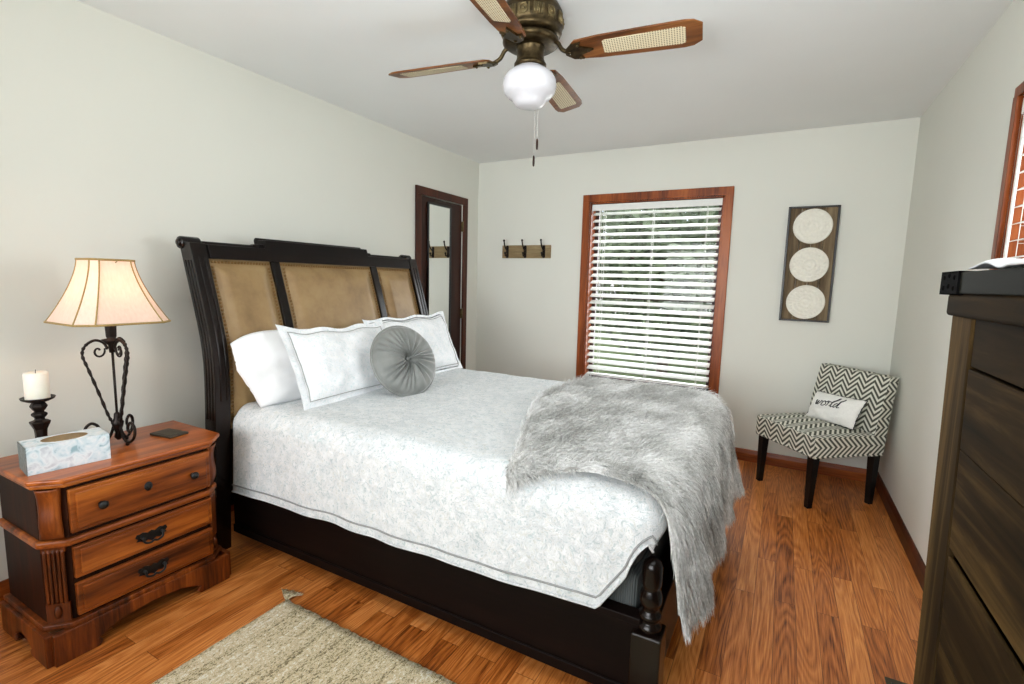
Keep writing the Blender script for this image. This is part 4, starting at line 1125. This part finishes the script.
for (ya, yb_) in ((KY1-.068, KY1+.048), (KY1-1.122, KY1-1.037)):
    mb = MB()
    mb.box((tx-.004, ya, 1.334), (tx+.07, yb_, 1.3365)); mb.box((tx-.004, ya, 1.3775), (tx+.07, yb_, 1.3805))
    mb.box((tx-.004, ya, 1.334), (tx, yb_, 1.3805))
    ye = yb_ if ya > -3.2 else ya
    mb.box((tx-.004, ye-.002, 1.334), (tx+.07, ye+.002, 1.3805))
    for q in (.2, .5, .8):
        for zz in (1.347, 1.368): mb.ball((tx-.004, ya+(yb_-ya)*q, zz+(.004 if q == .5 else 0)), .005, 8, 6, (.6, 1, 1))
    mb.build('corner_bracket', M['bracket'], top_)
for i, (z0, z1) in enumerate([(1.207, 1.293), (.874, 1.202), (.50, .858), (.10, .485)]):
    mb = MB()
    if i == 0: kbox(mb, KX0, KX0+.02, .129, .921, z0, z1)
    else:
        zm = (z0+z1)/2+.018
        kbox(mb, KX0+.002, KX0+.02, .129, .921, z0, z1)
        kbox(mb, KX0-.003, KX0+.01, .131, .919, z0, zm-.0008); kbox(mb, KX0-.003, KX0+.01, .131, .919, zm+.0008, z1)
    mb.build('drawer', M['rustic'], cs, bevel=.0012)
# white cloth on the chest
def clf(u, v):
    y = -2.90-u*.50; x = 2.965+v*.27
    e = min(u, 1-u, v, 1-v)*8
    z = 1.383+.010*min(1, e)**.5+.006*noise.noise(Vector((u*5, v*4, 3)))+.008*math.exp(-((u-.10)/.07)**2)*(1-v)
    x += .012*sin(u*9); y += .012*sin(v*6)
    return Vector((x, y, z))
mb = MB(); mb.grid(clf, 60, 40)
cl = mb.build('folded_cloth', M['cloth'], None, solid=.003)
tag(cl, 'white folded cloth lying on top of the tall chest', 'cloth')

# ------------------------------------------------------------------ rug and floor vent
rg = thing('area_rug', 'beige woven area rug on the floor beside the bed', 'rug', (1.7, -3.6, 0))
rx0, rx1, ry0_, ry1_ = .965, 2.75, -4.9, -2.915
mb = MB()
def rf(u, v):
    x = rx0+(rx1-rx0)*u; y = ry0_+(ry1_-ry0_)*v
    if u in (0, 1): x += .003*noise.noise(Vector((0, y*40, 1)))
    if v == 1: y += .006*noise.noise(Vector((x*30, 0, 1)))
    return Vector((x, y, .009+.002*noise.noise(Vector((x*12, y*9, 0)))+.0012*sin(x*500)))
mb.grid(rf, 200, 60); mb.build('weave', M['rug'], rg, solid=.012)
mb = MB(); rr = random.Random(2)
for k in range(34):
    s = (k-17)/17; a = RD(118)+s*.55
    p = Vector((rx0+.004, ry1_-.004, .012)); q = p+Vector((cos(a)*.045, sin(a)*.03, .003)); e = q+Vector((cos(a-.2+s*.3)*.05, sin(a-.2)*.022+.01, -.006+rr.random()*.008))
    mb.tube([p, q, e], .0013, 5)
mb.tube([Vector((rx0-.004, ry1_+.01, .012))+Vector((.010*cos(t), .004*sin(t), .005*sin(t*2))) for t in [i*.6 for i in range(11)]], .002, 5)
tas = mb.build('corner_tassel', M['rug'], rg); tas['label'] = 'frayed corner tassel'
fv = thing('floor_vent', 'small dark metal floor vent near the right wall', 'floor vent', (3.13, -2.28, 0))
MB().box((3.075, -2.42, 0), (3.19, -2.13, .006)).build('frame', M['vent'], fv, bevel=.002)
mb = MB()
for k in range(12): mb.box((3.09, -2.405+k*.022, .006), (3.175, -2.397+k*.022, .009))
mb.build('grille', M['black'], fv)

# ------------------------------------------------------------------ light
wd = bpy.data.worlds.new('sky'); SC.world = wd; wd.use_nodes = True; t = wd.node_tree
bg = t.nodes['Background']; sky = t.nodes.new('ShaderNodeTexSky'); sky.sky_type = 'NISHITA'; sky.sun_disc = False; sky.sun_elevation = RD(48); sky.sun_rotation = RD(200); sky.air_density = .6; sky.dust_density = 4; sky.ozone_density = .6
mixn = t.nodes.new('ShaderNodeMix'); mixn.data_type = 'RGBA'; mixn.inputs[0].default_value = .6
L(t, sky.outputs[0], mixn.inputs[6]); mixn.inputs[7].default_value = (4.2, 4.3, 4.4, 1); L(t, mixn.outputs[2], bg.inputs[0]); bg.inputs[1].default_value = .35
def area(name, loc, rot, sx, sy, power, col=(1, 1, 1), spread=180):
    l = bpy.data.lights.new(name, 'AREA'); l.shape = 'RECTANGLE'; l.size = sx; l.size_y = sy; l.energy = power; l.color = col; l.spread = RD(spread)
    o = bpy.data.objects.new(name, l); COL.objects.link(o); o.location = loc; o.rotation_euler = rot; return o
# added fill light in the made-up window behind the camera, tilted slightly up
area('added_front_fill', ((nx0+nx1)/2, YN-.12, 1.45), (RD(92), 0, 0), 2.2, 1.35, 33, (.95, .98, 1), 95)
# photographer's flash, held above the camera and bounced off the ceiling
area('bounce_flash', (2.30, -3.55, 1.75), (RD(180), 0, 0), .25, .25, 24, (.95, .98, 1))
area('daylight_right_window', (W+.32, (ry0+ry1)/2, 1.55), (0, RD(90), 0), 1.0, 1.0, 30, (.97, .985, 1))
area('daylight_back_window', ((wx0+wx1)/2, .45, 1.35), (RD(-90), 0, 0), 1.1, 1.6, 52, (.97, .99, 1))
# table lamp bulb
l = bpy.data.lights.new('lamp_bulb_light', 'POINT'); l.energy = 2.1; l.color = (1, .72, .50); l.shadow_soft_size = .03
o = bpy.data.objects.new('lamp_bulb_light', l); COL.objects.link(o); o.location = (LX, LY, 1.245)

# ------------------------------------------------------------------ camera
yaw, pitch, roll, fpx = CAMP = (.497, -.123, -.026, .995*500)
def Rz(a): return Matrix.Rotation(a, 3, 'Z')
CAM = (2.662, -4.154, 1.340)
Mr = Matrix.Rotation(yaw, 3, 'Z') @ Matrix.Rotation(pitch, 3, 'X') @ Matrix.Rotation(roll, 3, 'Y')
r_, f_, u_ = Mr.col[0], Mr.col[1], Mr.col[2]
cd_ = bpy.data.cameras.new('camera'); cd_.sensor_width = 36; cd_.lens = 36*fpx/1024; cd_.clip_start = .02
co = bpy.data.objects.new('camera', cd_); COL.objects.link(co); SC.camera = co
co.matrix_world = MX(CAM, tuple(r_), tuple(u_), tuple(-f_))

SC.view_settings.view_transform = 'Standard'; SC.view_settings.look = 'None'; SC.view_settings.gamma = 1
SC.view_settings.use_curve_mapping = False; SC.view_settings.exposure = 0.04
SC.cycles.max_bounces = 8; SC.cycles.diffuse_bounces = 5; SC.cycles.transparent_max_bounces = 12
SC.cycles.sample_clamp_indirect = 6
SC.cycles.use_denoising = True
